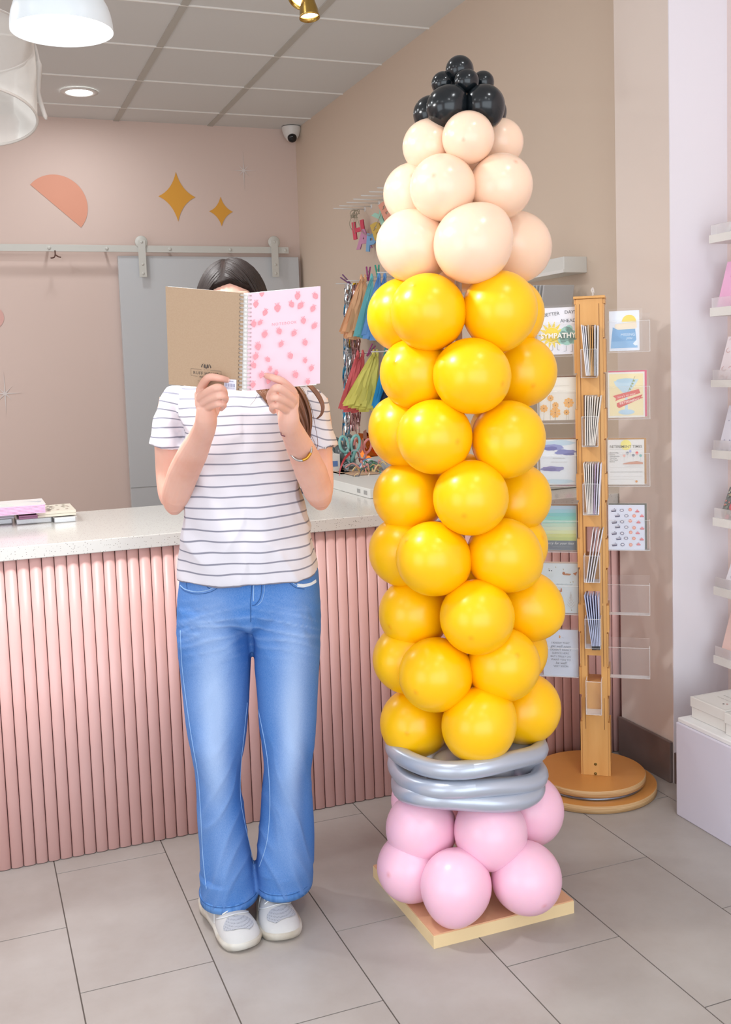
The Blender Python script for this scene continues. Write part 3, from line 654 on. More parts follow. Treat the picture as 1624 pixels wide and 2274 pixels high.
def a_cloud(a):
    for i, (s, t, w_, h_, c_) in enumerate([(.5, .08, .48, .06, 'c9dbe6'), (.35, .17, .33, .07, '9fa6d2'), (.7, .28, .3, .06, '8f93c4'), (.3, .2, .2, .045, '7f80b8'), (.35, .65, .34, .06, '9a96c4'), (.25, .66, .2, .04, '8580b4'), (.5, .93, .45, .05, 'cfe0e8'), (.8, .33, .16, .03, '7d80b2')]): blob(a, s, t, w_, h_, c_, seed=i)
    a.squig(.35, .7, .42, .01, .0006, 'a8a29c'); a.squig(.3, .75, .5, .01, .0006, 'a8a29c')
def a_beach(a):
    cs = ['bcd0de', 'a9d3dc', '8fd0cf', '96d6cc', 'b5dfd0', 'cfe6d2', 'dfead2', 'e6ecbf', 'dde29a', 'cfd98f']
    for i, c_ in enumerate(cs): a.poly([(.02, .78 * i / 10 + .01), (.98, .78 * i / 10), (.98, .78 * (i + 1) / 10 + .01), (.02, .78 * (i + 1) / 10)], c_)
    a.poly([(.02, .78), (.98, .78), (.98, .99), (.02, .99)], '7d8894'); a.txt('sorry for your loss', .5, .84, .0115, 'f2f2ee', shear=.4); a.squig(.3, .8, .92, .006, .0004, 'd5d8dc')
def a_animals(a):
    for s, t in [(.22, .1), (.4, .06), (.6, .1), (.85, .35), (.78, .36), (.5, .75), (.8, .92)]: a.poly([(s, t), (s + .03, t + .015), (s + .01, t + .035)], 'b9ab84')
    a.circ(.27, .2, .009, 'e6ecec'); a.circ(.24, .15, .0018, '3c3c40'); a.circ(.3, .15, .0018, '3c3c40'); a.circ(.28, .25, .008, 'dfe6e6')
    blob(a, .72, .22, .1, .02, 'c98d62', seed=4); blob(a, .62, .2, .04, .03, 'c07c50', seed=5); a.poly([(.86, .2), (.98, .16), (.94, .24)], 'c98d62')
    a.squig(.42, .86, .42, .014, .0006, '9aa5a8'); blob(a, .5, .56, .08, .02, 'd08b58', seed=9); blob(a, .55, .53, .02, .03, 'c67c48', seed=8)
    for k in range(6): a.line([(.8, .9 - .05 * k), (.7 + .02 * k, .82 - .05 * k)], .0007, 'cdb59c'); a.line([(.8, .9 - .05 * k), (.9 - .02 * k, .82 - .05 * k)], .0007)
def a_well(a):
    a.poly([(.46, .12), (.5, .14), (.49, .19), (.46, .18)], 'e7a35c'); a.line([(.54, .17), (.6, .18)], .0006, '9aa0aa')
    for s, y, z_, sh in [('I KNOW THAT', .29, .0085, 0), ('get well soon', .36, .0115, .3), ("DOESN'T REALLY", .44, .0085, 0), ('SUFFICE HERE.', .51, .0085, 0), ('BUT I TRULY DO', .58, .0085, 0), ('WANT YOU TO', .65, .0085, 0), ('be well', .72, .0115, .3), ('VERY SOON', .79, .0085, 0)]: a.txt(s, .5, y, z_, '7d828c', shear=sh)
def a_missing(a):
    a.circ(.66, .28, .021, 'f3dd6e', 0, math.pi); a.poly([(.2, .33), (.9, .28), (.92, .42), (.85, .47), (.3, .47), (.18, .42)], 'f3e6d2')
    a.poly([(.12, .4), (.28, .47), (.86, .46), (.9, .76), (.06, .76)], '86b7dd'); a.poly([(.06, .76), (.9, .76), (.94, .93), (.04, .93)], '9cc6e6')
    a.txt('MISSING', .62, .6, .0115, 'eef3f6'); a.txt('you', .66, .68, .012, 'eef3f6', shear=.3); a.poly([(.78, .83), (.92, .72), (.98, .86), (.86, .88)], 'eef3f8')
def a_retire(a):
    a.poly([(.04, .04), (.96, .04), (.96, .96), (.04, .96)], 'f4e7c0'); a.poly([(.16, .2), (.84, .16), (.78, .24), (.56, .48), (.5, .5), (.44, .48), (.2, .28)], 'cfe2ec'); a.circ(.5, .19, .03, 'c3dbe8', ry=.007)
    a.poly([(.47, .48), (.53, .48), (.54, .85), (.46, .85)], 'cfe2ec'); a.circ(.5, .88, .024, 'c8deec', ry=.008)
    a.line([(.74, .1), (.54, .44)], .0008, '8d8f6a')
    for k in range(4): a.circ(.71 - .035 * k, .2 + .06 * k, .0028, 'b0b87c')
    a.poly([(.13, .52), (.84, .38), (.88, .47), (.3, .6), (.2, .64), (.22, .58)], 'e4756a'); a.poly([(.24, .68), (.94, .5), (.9, .56), (.96, .57), (.3, .79), (.24, .75)], 'dd6a5f')
    a.txt("here's to your", .5, .515, .0095, 'fdeee8', ang=12, shear=.3); a.txt('RETIREMENT!', .6, .645, .0105, 'fdeee8', ang=13, bold=.0001)
def a_times(a):
    a.circ(.5, .12, .016, 'f7ec9c'); a.txt('RETIREMENT TIMES', .5, .16, .0112, '8a857c', bold=.0001)
    for y in (.22, .82, .62): a.line([(.05, y), (.95, y)], .0004, 'b9b5ae')
    for i, s in enumerate(['Outstanding', 'Service', 'Unforgettable', 'Memories', 'One Happy', 'Retiree']): a.txt(s, .05, .29 + .04 * i, .0052, '6f6c66', align='LEFT')
    for s, t, r, c_ in [(.62, .26, .0035, 'b9bfe6'), (.8, .3, .0045, 'ee7a74'), (.45, .36, .004, 'f3c3b6'), (.9, .36, .004, '8fc6c0'), (.54, .3, .0042, 'a9adb6'), (.7, .35, .0042, '9a9ea8')]: a.circ(s, t, r, c_); a.line([(s, t + .03), (s, t + .12)], .0003, 'a8a49c')
    a.poly([(.42, .53), (.6, .5), (.8, .48), (.96, .51), (.96, .55), (.42, .55)], 'd9a58c'); a.squig(.45, .92, .59, .004, .0004, 'a8a49c')
    a.squig(.06, .94, .72, .008, .0006, '8e8a84', 60); a.squig(.06, .7, .88, .004, .0004, 'a8a49c', 50); a.circ(.78, .93, .0035, 'e8a860')
def a_sweets(a):
    rn = random.Random(3); n = 0
    for r_ in range(7):
        for c_ in range(4):
            s = .16 + .22 * c_ + (.1 if r_ % 2 else 0) + rn.uniform(-.02, .02); t = .12 + .125 * r_ + rn.uniform(-.015, .015); k = (r_ * 5 + c_ * 3) % 5; n += 1
            if s > .93: continue
            if k == 0: a.poly([(s - .07, t), (s + .07, t - .02), (s + .07, t + .03), (s - .06, t + .04)], '5c5a78'); a.poly([(s - .06, t + .005), (s + .06, t - .01), (s + .06, t), (s - .06, t + .015)], 'f0e8ee'); a.circ(s + .02, t - .035, .0012, '5c5a78')
            elif k == 1: a.circ(s, t, .0052, 'f0a08c'); a.circ(s, t, .0032, 'f8c4b0')
            elif k == 2: a.poly([(s - .06, t + .02), (s + .04, t - .04), (s + .07, t), (s - .02, t + .04)], 'f2a068'); a.line([(s - .05, t + .03), (s + .06, t)], .001, 'd86a6a')
            elif k == 3: a.circ(s, t, .006, '77748c', ry=.0045); a.circ(s, t, .0042, 'f2eef4', ry=.0028)
            else: a.poly([(s - .06, t + .02), (s, t - .03), (s + .06, t + .02)], 'f0a0a4'); a.poly([(s - .06, t + .02), (s + .06, t + .02), (s + .05, t + .035), (s - .05, t + .035)], 'd87078')
card(1195, 683, 1283, 787, .006, 'square card reading better days ahead with a sun hugging a green cloud', 'f0eff4', a_better)
card(1197, 838, 1281, 933, .006, 'cream card with orange cosmos flowers, left side of rack', 'ece7dd', a_flowers, env='7d5b44')
card(1199, 976, 1280, 1076, .006, 'watercolour card with purple clouds, left side of rack', 'e9edf0', a_cloud, env='9a7046')
card(1202, 1123, 1281, 1222, .006, 'watercolour seascape card reading sorry for your loss', 'd9e2d8', a_beach, env='866044')
card(1200, 1251, 1284, 1361, .006, 'pale blue card with tiny panda and fox drawings', 'e3eaec', a_animals, env='cdb5a4')
card(1206, 1398, 1284, 1501, .006, 'white card of grey text lines about getting well, lowest on the left', 'e2e6f0', a_well)
card(1353, 690, 1420, 779, .006, 'missing you card with blue sea and yellow sun', 'eceff6', a_missing, th=.004)
card(1350, 826, 1432, 927, .006, 'retirement card with a martini glass and red ribbon banner', 'f2efe8', a_retire, env='e2718c')
card(1350, 976, 1431, 1076, .006, 'newspaper style card headed retirement times', 'ece9e6', a_times, env='c79a66')
card(1351, 1121, 1432, 1221, .006, 'white card patterned with tiny cakes and pastries', 'e9ebf6', a_sweets, env='6f7066')
# cards seen edge-on in the front pockets
def edge_card(xt, yt, xb, yb, colr, label, group, black=False):
    off = .098 - .03; T = onface(xt, yt, off); Bt = onface(xb, yb, off); d = T - Bt; u = (T - Bt); L = u.length; zax = u.normalized(); xax = zax.cross(en) * -1; xax.normalize()
    R = Matrix((xax, en, zax)).transposed(); c_ = (T + Bt) / 2
    mb = MB().box(c_, (.003, .06, L), R)
    if black: mb.cur = 1; mb.box(Bt + zax * .006, (.0032, .061, .012), R)
    return single('greeting_card', mb, [mat('paper_' + colr, '#' + colr, .5), ink('24242a')], label, 'greeting card', group=group)
ORD = ['first', 'second', 'third', 'fourth', 'fifth', 'sixth', 'seventh', 'eighth']
sets = [(722, 836, [1293, 1297, 1302, 1308, 1312, 1317, 1323, 1329], [1304, 1307, 1310, 1313, 1316, 1319, 1323, 1328], ['e8e8ec', 'dcdce2', 'e8e8ec', 'c9b79c', 'c99a5c', 'c99a5c', 'e4e4e8', 'dcdcde'], 'cards fanned edge-on in the top front pocket', 'card edge in the top front pocket of the rack'),
        (878, 990, [1302, 1308, 1313, 1318, 1324, 1330, 1336], [1302, 1306, 1310, 1313, 1316, 1319, 1322], ['e3ded6'] * 7, 'cream cards edge-on in the second front pocket', 'cream card edge in the second front pocket of the rack'),
        (1027, 1141, [1298, 1303, 1308, 1313, 1318, 1324, 1330, 1336], [1306, 1309, 1312, 1315, 1318, 1321, 1325, 1330], ['e3ded8', 'e3ded8', 'e3ded8', 'dcd8d4', 'e0dade', 'b9a4c4', 'dcdcf0', 'e4e4f2'], 'cards edge-on in the third front pocket', 'card edge in the third front pocket of the rack'),
        (1173, 1292, [1319, 1326, 1333, 1340], [1304, 1309, 1314, 1319], ['e4e0e2', 'dcdce8', 'e4e2e6', 'dcdce4'], 'four cards leaning right in the fourth front pocket', 'leaning card edge in the fourth front pocket of the rack'),
        (1318, 1440, [1300, 1306, 1312, 1318, 1324, 1330], [1318, 1321, 1324, 1327, 1330, 1333], ['b9c3e2'] * 6, 'lavender blue cards in the fifth front pocket', 'lavender blue card edge in the fifth front pocket of the rack')]
for y0, y1, xt, xb, cl, grp, lab in sets:
    for i, (a_, b_, c_) in enumerate(zip(xt, xb, cl)): edge_card(a_, y0 + (i % 3) * 1.5, b_, y1 - 2, c_, ORD[i] + ' ' + lab + ', from the left', grp, black=(y0 == 1318))

# ================================================================== RIGHT SIDE: PLINTH, BOXES, LEDGES
m_pl = mat('plinth_lilac', '#d3d0dd', .5); m_plt = mat('plinth_top', '#e6e6e6', .4)
PLX = 1.898
pt_ = thing('display_plinth', 'low lilac white display plinth against the right wall', 'plinth', (2.07, 1.75, 0))
part('body', MB().box(((PLX + NX - .004) / 2, (1.0 + 2.445) / 2, .142), (NX - .004 - PLX, 1.445, .284), bevel=.004), m_pl, pt_)
part('top_board', MB().box(((PLX + .004 + NX - .004) / 2, (1.0 + 2.442) / 2, .291), (NX - .008 - PLX, 1.44, .014), bevel=.003), m_plt, pt_)
m_box = mat('gift_box_white', '#dedcd7', .5)
def gift_box(x0, y1, z0, wx, wy, hh, label, pr, cover=None):
    t = thing('gift_box', label, 'box', (x0 + wx / 2, y1 - wy / 2, z0))
    part('box_base', MB().box((x0 + wx / 2, y1 - wy / 2, z0 + hh * .4), (wx - .006, wy - .006, hh * .8), bevel=.001), m_box, t)
    lid = part('lid', MB().box((x0 + wx / 2, y1 - wy / 2, z0 + hh * .76), (wx, wy, hh * .48), bevel=.0015), m_box, t)
    A = Art(Vector((x0, y1, z0 + hh)), Vector((0, -1, 0)), Vector((-1, 0, 0)), wy, wx)
    A.nz = Vector((0, 0, 1)); 
    for k in (.05, .95): A.line([(k, .05), (k, .95)], .0007, 'b4b2ac'); A.line([(.05, k), (.95, k)], .0007)
    A.squig(.25, .6, .6, .02, .0008, '8f8d88'); A.squig(.25, .7, .45, .015, .0007, 'a09c96'); A.circ(.7, .3, .003, pr); A.circ(.66, .25, .003, '5c5650')
    part('printed_lines', A.mb, A.m, lid)
bz = .2985
q = at_x(1527, 1583, PLX + .035)
p0 = at_z(1527, 1583, bz)
gift_box(1.935, 2.425, bz, .15, .15, .062, 'white lidded gift box at the far corner of the plinth', 'b06a60')
gift_box(1.925, 2.268, bz, .15, .15, .062, 'white lidded gift box, second along the plinth front', 'a85a50')
gift_box(2.092, 2.39, bz, .15, .15, .062, 'white lidded gift box beneath another against the wall', 'b06a60')
gift_box(2.094, 2.375, bz + .0625, .15, .15, .062, 'white lidded gift box on top of another against the wall', 'b06a60')
m_led = mat('ledge_white', '#e2e0dc', .45)
LFX = 2.13
def a_cone(a):
    a.circ(.72, .28, .02, 'f0c4d0'); a.circ(.55, .33, .018, 'f6e8c4'); a.circ(.8, .42, .018, 'f4e6d0'); a.circ(.55, .45, .02, 'f8eef0'); a.poly([(.45, .55), (.95, .55), (.8, .85), (.6, .85)], 'e8bc84')
    for s in (.45, .58, .7): a.circ(s, .43, .005, '4a4a50')
    a.circ(.25, .3, .006, 'd77fa8'); a.circ(.25, .3, .004, 'e6a9c8')
def a_cee(a):
    for r_ in range(5):
        for c_ in range(5):
            if r_ == 2: continue
            A0 = .4 if (r_ + c_) % 2 else 3.5; a.line([(.12 + .19 * c_ + .06 * math.cos(A0 + k * .5), .1 + .2 * r_ + .05 * math.sin(A0 + k * .5)) for k in range(9)], .002, 'dcb8b4')
    a.squig(.3, .8, .48, .008, .0008, '9a9496'); a.squig(.35, .75, .53, .008, .0008, '9a9496')
def a_dots(a):
    for r_ in range(5):
        for c_ in range(6):
            if r_ != 2: a.poly([(.1 + .16 * c_, .1 + .2 * r_), (.14 + .16 * c_, .12 + .2 * r_), (.1 + .16 * c_, .13 + .2 * r_)], 'a3a3bc')
    a.squig(.3, .8, .48, .008, .0008, '9a9aa8'); a.squig(.35, .75, .53, .008, .0008, '9a9aa8')
def a_floral(a):
    rn = random.Random(5)
    for k in range(110): a.circ(rn.uniform(.05, .95), rn.uniform(.05, .95), rn.uniform(.002, .006), rn.choice(['8a8f86', 'a8a08c', 'b3a68a', 'd98f86', '6f7680', 'c7c4b4']))
    for s, t, r in [(.3, .55, .013), (.8, .8, .015), (.25, .88, .01), (.7, .2, .01)]: a.circ(s, t, r, 'c5616a'); a.circ(s, t, r * .5, 'd98088')
def a_gold(a):
    n = 40; a.line([(.62 + .2 * math.cos(2 * math.pi * k / n), .5 + .17 * math.sin(2 * math.pi * k / n)) for k in range(n + 1)], .0016, 'c09a5c'); a.line([(0, .86), (1, .86)], .0007, 'd8b8a8')
def a_rings(a):
    for r_ in range(4):
        for c_ in range(5): a.line([(.15 + .18 * c_ + .04 * math.cos(k * .7), .15 + .22 * r_ + .035 * math.sin(k * .7)) for k in range(10)], .001, 'b4b4c4')
LED = [(1575, 523, 541), (1577, 684, 703), (1579, 844, 860), (1581, 999, 1017), (1583, 1149, 1167), (1585, 1302, 1320), (1585, 1455, 1472)]
items = [('white notebook box', 'e0dede', None, 1607, 490, 'plain white boxed notebook cut by the right edge, top ledge'),
         ('', 'ecb2d4', a_cone, 1602, 586, 'pink notebook with ice cream drawing on the second ledge'),
         ('', 'eadfe2', a_cee, 1611, 750, 'white notebook with blush curl pattern on the third ledge'),
         ('', 'e6e4ee', a_dots, 1611, 902, 'white notebook with small grey marks on the fourth ledge'),
         ('', '7c7d7a', a_floral, 1608, 1081, 'dark floral notebook on the fifth ledge'),
         ('', 'eeecf2', a_rings, 1636, 1235, 'white ring-patterned notebook on the sixth ledge'),
         ('', 'f0cfc6', a_gold, 1609, 1358, 'blush notebook with gold circle on the lowest ledge')]
lname = ['topmost', 'second', 'third', 'fourth', 'fifth', 'sixth', 'lowest']
for i, (xl, yt, yb) in enumerate(LED):
    a_ = at_x(xl, yt, LFX); b_ = at_x(xl, yb, LFX); y1 = min(a_.y, PY0 - .03); z1, z0 = a_.z, b_.z
    t = thing('picture_ledge', 'white narrow wall ledge, %s of the seven at the right edge' % lname[i], 'wall ledge', (NX, 1.7, z0))
    part('front_lip', MB().box((LFX + .004, (y1 + 1.0) / 2, (z0 + z1) / 2), (.008, y1 - 1.0, z1 - z0)), m_led, t)
    part('shelf_board', MB().box(((LFX + .008 + NX) / 2, (y1 + 1.0) / 2, z0 + .005), (NX - LFX - .01, y1 - 1.0, .01)), m_led, t)
    part('clear_lip', MB().box((LFX + .006, (y1 + 1.0) / 2, z1 + .014), (.0015, y1 - 1.0, .032)), m_acr, t)
    nm, pc, art, xt, ytop, lab = items[i]
    # notebook leaning back against the wall
    zb = z0 + .0105; xb = LFX + .018
    hB = .165 if i else .03
    top = at_plane(xt, ytop, (xb + .045, 0, 0), (1, 0, 0)); hh = max(.03, top.z - zb)
    yy = (at_x(1585 if i in (1, 4) else 1580, yt, xb).y if i not in (0, 5) else at_x(1610 if i == 0 else 1604, yt, xb).y); yy = min(yy, y1 - .004)
    lean = .045; L = math.hypot(lean, hh); uyv = Vector((lean, 0, hh)).normalized(); uxv = Vector((0, -1, 0)); nz = uxv.cross(uyv); W_ = .15
    R = Matrix((uxv, uyv, nz)).transposed(); cpos = Vector((xb, yy, zb + .003)) + uxv * W_ / 2 + uyv * L / 2
    t2 = thing('notebook', lab, 'notebook', (xb + .02, yy - W_ / 2, zb))
    part('cover', MB().box(cpos - nz * .006, (W_, L, .012 if i else .03), R, bevel=.0008), mat('cover_' + pc, '#' + pc, .5), t2)
    if art:
        A = Art(Vector((xb, yy, zb + .003)) + uyv * L, uxv, uyv, W_, L); A.l = .0004; art(A); part('cover_print', A.mb, A.m, t2)
# ================================================================== RIGHT WALL DISPLAY BEHIND THE COUNTER
m_rod = mat('white_rod', '#dedad6', .4)
tipX = at_y(754, 463, at_x(812, 467, WX).y).x
zU = at_x(754, 463, tipX).z
upper_tips = [741, 754, 770, 785, 802, 820, 838]
def at_line(xpx, X, Z):          # Y of the point with given X,Z whose picture column is xpx
    lo, hi = 3.0, 6.7
    for _ in range(50):
        m_ = (lo + hi) / 2
        if px((X, m_, Z))[0] > xpx: lo = m_
        else: hi = m_
    return (lo + hi) / 2
proto = None
def rod(Y, Z, L, label, group):
    global proto
    if proto is None:
        proto = thing('display_rod', label, 'display rod', (WX, Y, Z), group=group)
        part('rod', MB().tube([(WX, Y, Z), (WX - .19, Y, Z), ], .0032, 8), m_rod, proto); part('base_plate', MB().lathe((WX - .0005, Y, Z), [(0, -.004), (.012, -.004), (.014, 0)], 12, R=Matrix.Rotation(math.radians(90), 3, 'Y')), m_rod, proto); return proto
    return dup(proto, (WX, Y, Z), label=label, group=group)
gU = 'upper row of white display rods on the right wall'
UY = []
for xt in upper_tips:
    Y = at_line(xt, WX - .19, zU); UY.append(Y)
    if Y > PY1: rod(Y, zU, .19, 'white wall rod in the upper row, %s from the left' % ORD[upper_tips.index(xt)], gU)
zM = at_x(746, 630, WX - .19).z; Y0m = at_line(746, WX - .19, zM)
gM = 'middle row of white display rods on the right wall'
MY = [Y0m, Y0m - .18, Y0m - .4, Y0m - .62, Y0m - .84, Y0m - 1.06]
for i, Y in enumerate(MY): rod(Y, zM, .19, 'white wall rod in the middle row, %s from the left' % ORD[i], gM)
zL = at_x(765, 786, WX - .19).z
gL = 'lower row of white display rods on the right wall'
LY = [Y0m - .1, Y0m - .3, Y0m - .5, Y0m - .7, Y0m - .9]
for i, Y in enumerate(LY): rod(Y, zL, .19, 'white wall rod in the lower row, %s from the left' % ORD[i], gL)
# letter garland
gY = UY[0]
lg = thing('letter_garland', 'felt letter garland spelling happy in pastel colours, looped on the upper rods', 'garland', (WX - .06, gY, zU))
def felt(ch, xy, size, colr, ang, sx=.55):
    p = at_plane(xy[0], xy[1], (WX - .06, 0, 0), (1, 0, 0))
    p = at_y(xy[0], xy[1], p.y)
    ux = Vector((.5, -.866, 0)); uy = Vector((0, 0, 1)); nz = ux.cross(uy); R = Matrix.Rotation(math.radians(ang), 3, nz)
    mb = MB()
    for k in range(5): text(mb, ch, p + nz * (-.002 * k), R @ ux, R @ uy, size, 0, bold=.006)
    part('letter', mb, mat('felt_' + colr, '#' + colr, .95), lg)
for ch, xy, s, c_, a_ in [('H', (796, 512), .125, 'd9566a', 6), ('A', (808, 533), .14, 'c98fae', 0), ('P', (823, 541), .125, '7fa9cf', -8), ('P', (836, 514), .115, 'd0b05c', 20), ('Y', (846, 486), .115, 'a3cfbc', 26), ('B', (857, 468), .12, 'e3a08a', 25)]: felt(ch, xy, s, c_, a_)
ps = [at_plane(x_, y_, (WX - .07, 0, 0), (1, 0, 0)) for x_, y_ in [(790, 474), (796, 492), (805, 515), (820, 522), (832, 508), (845, 478), (856, 452)]]
part('string', MB().tube(smooth_pts(ps, 5), .0018, 6), mat('twine', '#a8a08c', .9), lg)
kb = MB(); kc = at_y(788, 475, ps[0].y)
for k in range(5): kb.tube([kc + Vector((.028 * math.cos(t_ * .6) * math.cos(k * .7), .012 * math.sin(k), .022 * math.sin(t_ * .6 + k))) for t_ in range(10)], .0022, 6)
for dx, L in ((-.015, .09), (.0, .11), (.01, .07)): kb.tube(smooth_pts([kc + Vector((dx, 0, -.01)), kc + Vector((dx * 1.6 - .01, 0, -L * .6)), kc + Vector((dx - .004, 0, -L))], 4), .0018, 6)
part('knot', kb, mat('twine', '#a8a08c', .9), lg)
# foil fringe curtains
def foil(xs, y0, y1, Y, colr, label, n=26):
    mb = MB(); rn = random.Random(int(xs[0]))
    for k in range(n):
        xa_ = rn.uniform(*xs); xb_ = xa_ + rn.uniform(-9, 5) - (xs[2] if len(xs) > 2 else 0); yb_ = y1 + rn.uniform(-25, 10)
        dY = rn.uniform(-.05, .05); wv = rn.uniform(.003, .006); prev = None; ring_ = []
        for j in range(25):
            t_ = j / 24; p = at_y(xa_ + (xb_ - xa_) * t_ + 1.2 * math.sin(j * 1.3 + k), y0 + (yb_ - y0) * t_, Y + dY + .01 * math.sin(j * .9 + k * 2)); tw = j * .9 + k
            d = Vector((math.cos(tw), math.sin(tw), 0)) * wv; ring_.append((p - d, p + d))
        o_ = len(mb.v); vs = [q for r in ring_ for q in r]; fs = [(2 * j, 2 * j + 1, 2 * j + 3, 2 * j + 2) for j in range(24)]; mb.add(vs, fs, True)
    return single('foil_fringe', mb, mat('foil_' + colr, '#' + colr, .18, metal=1.0), label, 'foil fringe', loc=(WX - .19, Y, zM))
foil_ = lambda *a, **k: foil(*a, **k)
foil((767, 784), 630, 960, MY[0] - .06, 'dfe4e8', 'silver metallic foil fringe hanging beside the tassels', n=44)
foil((766, 779), 640, 975, MY[0] - .03, '3f9fcf', 'blue metallic foil fringe hanging at the left of the display', n=12)
foil((783, 800), 632, 955, MY[1], 'c7a4a6', 'rose metallic foil fringe right of the silver one', n=24)
foil((784, 797), 628, 780, MY[1] + .04, 'd0b040', 'short gold metallic foil fringe behind the orange tassels', n=10)
# tassels
def tassel_garland(label, colr, tas, Y):
    m = mat('tissue_' + colr, '#' + colr, .8); p_ = at_y(tas[0][0], tas[0][1], Y); t = thing('tassel_garland', label, 'tassel garland', p_)
    for (xt, yt, xl, xr, yb) in tas:
        mb = MB(); rn = random.Random(xt * 7 + yb); n = max(5, int((xr - xl) / 3.2))
        for k in range(n * 2):
            f = (k % n + .5) / n; xe = xl + (xr - xl) * f + rn.uniform(-1.5, 1.5); ye = yb + rn.uniform(-7, 5) - 10 * abs(f - .5); dy = (-.03 if k < n else .02) + rn.uniform(-.01, .01)
            pts = []
            for j in range(9):
                q = j / 8; s = q ** .8; x_ = xt + (f - .5) * 9 * q ** .3 + (xe - xt - (f - .5) * 9) * s ** 1.25; y_ = yt + (ye - yt) * q
                pts.append(at_y(x_, y_, Y + dy * q + .006 * math.sin(j + k)))
            w_ = .0065 + .011 * rn.random(); 
            L = [q_ + Vector((-(.003 + w_ * (j / 8) ** .7), .003 * math.sin(k), 0)) for j, q_ in enumerate(pts)]; Rr = [q_ + Vector(((.003 + w_ * (j / 8) ** .7), -.003 * math.sin(k), 0)) for j, q_ in enumerate(pts)]
            vs = [v_ for pr in zip(L, Rr) for v_ in pr]; mb.add(vs, [(2 * j, 2 * j + 1, 2 * j + 3, 2 * j + 2) for j in range(8)])
        tp = at_y(xt, yt, Y); mb.tube([tp + Vector((0, 0, .02)), tp, tp + Vector((0, 0, -.02))], [.004, .01, .008], 8)
        part('tassel', mb, m, t)
    return t
Ya, Yb = MY[2], MY[3]
tassel_garland('peach orange tissue tassel garland on the middle rods', 'f4bd90', [(803, 618, 758, 790, 745), (811, 618, 768, 806, 752)], Ya)
tassel_garland('turquoise tissue tassel garland next to the peach one', '7dd0d3', [(826, 616, 790, 822, 750)], Ya - .06)
tassel_garland('mid blue tissue tassel garland partly behind the yellow balloons', '6ca4e4', [(842, 612, 806, 850, 753), (855, 612, 825, 868, 755)], Ya - .14)
tassel_garland('coral red tissue tassel garland on the lower rods', 'e56e74', [(795, 786, 755, 782, 908), (806, 785, 762, 800, 914)], LY[1])
tassel_garland('lemon yellow tissue tassel garland on the lower rods', 'ece678', [(830, 784, 766, 812, 903), (838, 784, 796, 832, 912)], LY[1] - .1)
tassel_garland('bright blue tissue tassel beside the yellow ones', '2f9fe0', [(856, 800, 828, 856, 908)], LY[1] - .18)
tassel_garland('navy tissue tassel just visible between two yellow balloons', '1e2c48', [(880, 805, 850, 880, 905)], LY[1] - .24)
def peg(x_, y_, Y, colr, ang, label):
    p = at_y(x_, y_, Y); t = thing('clothes_peg', label, 'clothes peg', p); R = Matrix.Rotation(math.radians(ang), 3, 'Y'); m = mat('peg_' + colr, '#' + colr, .35)
    for s in (-1, 1):
        mb = MB(); mb.box(p + R @ Vector((s * .006, 0, 0)), (.006, .012, .075), R @ Matrix.Rotation(s * .12, 3, 'Y'), bevel=.002); part('jaw', mb, m, t)
    part('spring', MB().tube([p + R @ Vector((.004 * math.cos(k), -.008, .01 + .004 * math.sin(k))) for k in range(8)], .0012, 6), mat('steel', '#9a9a96', .3, metal=.8), t)
peg(818, 608, Ya, '9c2a78', 3, 'magenta clothes peg on the middle rods'); peg(839, 604, Ya - .06, '1fa58c', -4, 'green clothes peg on the middle rods')
peg(769, 622, MY[0], '8a5a8c', -50, 'dull purple clothes peg at the left end of the middle rods'); peg(823, 778, LY[1], 'b0508c', 35, 'pink clothes peg on the lower rods')
peg(858, 776, LY[1] - .1, '3fb0b4', 20, 'teal clothes peg at the edge of the yellow balloons')
# wall shelf and packets right of the column
s0 = at_x(1253, 605, WX - .10)
ws = thing('wall_shelf', 'white box shelf on the right wall behind the peach balloons', 'shelf', (WX, 3.8, s0.z))
z1 = at_x(1253, 569, WX - .10).z
part('shelf_box', MB().box((WX - .05, s0.y + .5, (s0.z + z1) / 2), (.10, 1.0, z1 - s0.z), bevel=.002), m_white, ws)
part('front_trim', MB().box((WX - .1015, s0.y + .5, s0.z + .006), (.003, 1.0, .012)), m_led, ws)
mp = mat('foil_packet_grey', '#b9bbbd', .25, metal=.2)
for i in range(4):
    Yk = s0.y + .12 - .045 * i; p = at_y(1215 + i * 7, 672, Yk)
    mb = MB().box((p.x, Yk, p.z - .01), (.13, .008, .15), Matrix.Rotation(.12 + .05 * i, 3, 'X'), bevel=.003); mb.cur = 1
    mb.prism([(-.02, 0), (.02, 0), (.012, .008), (0, .004), (-.012, .008)], (p.x, Yk - .0075, p.z + .035), (1, 0, 0), (0, 0, 1), .0005)
    single('foil_packet', mb, [mp, ink('3a3a40')], 'grey foil packet behind the better days card, %s from the left' % ORD[i], 'packet', group='grey foil packets hung behind the card rack')
# monitor-like panel behind the rack, standing on the worktop
MY_ = 3.30
a_ = at_y(1140, 786, MY_); b_ = at_y(1275, 973, MY_)
cmn = thing('computer_monitor', 'grey beige back of a computer monitor behind the card rack', 'monitor', ((a_.x + b_.x) / 2, MY_, CZ))
w_, h_ = b_.x - a_.x, a_.z - b_.z
def rrect(w, h, r, n=6):
    pts = []
    for cx_, cy_, a0 in ((w / 2 - r, h / 2 - r, 0), (-w / 2 + r, h / 2 - r, 90), (-w / 2 + r, -h / 2 + r, 180), (w / 2 - r, -h / 2 + r, 270)):
        for k in range(n + 1): q = math.radians(a0 + 90 * k / n); pts.append((cx_ + r * math.cos(q), cy_ + r * math.sin(q)))
    return pts
part('back_panel', MB().prism(rrect(w_, h_, .02), ((a_.x + b_.x) / 2, MY_ + .02, (a_.z + b_.z) / 2), (1, 0, 0), (0, 0, 1), .025), mat('monitor_grey', '#c4b8a8', .35, metal=.2), cmn)
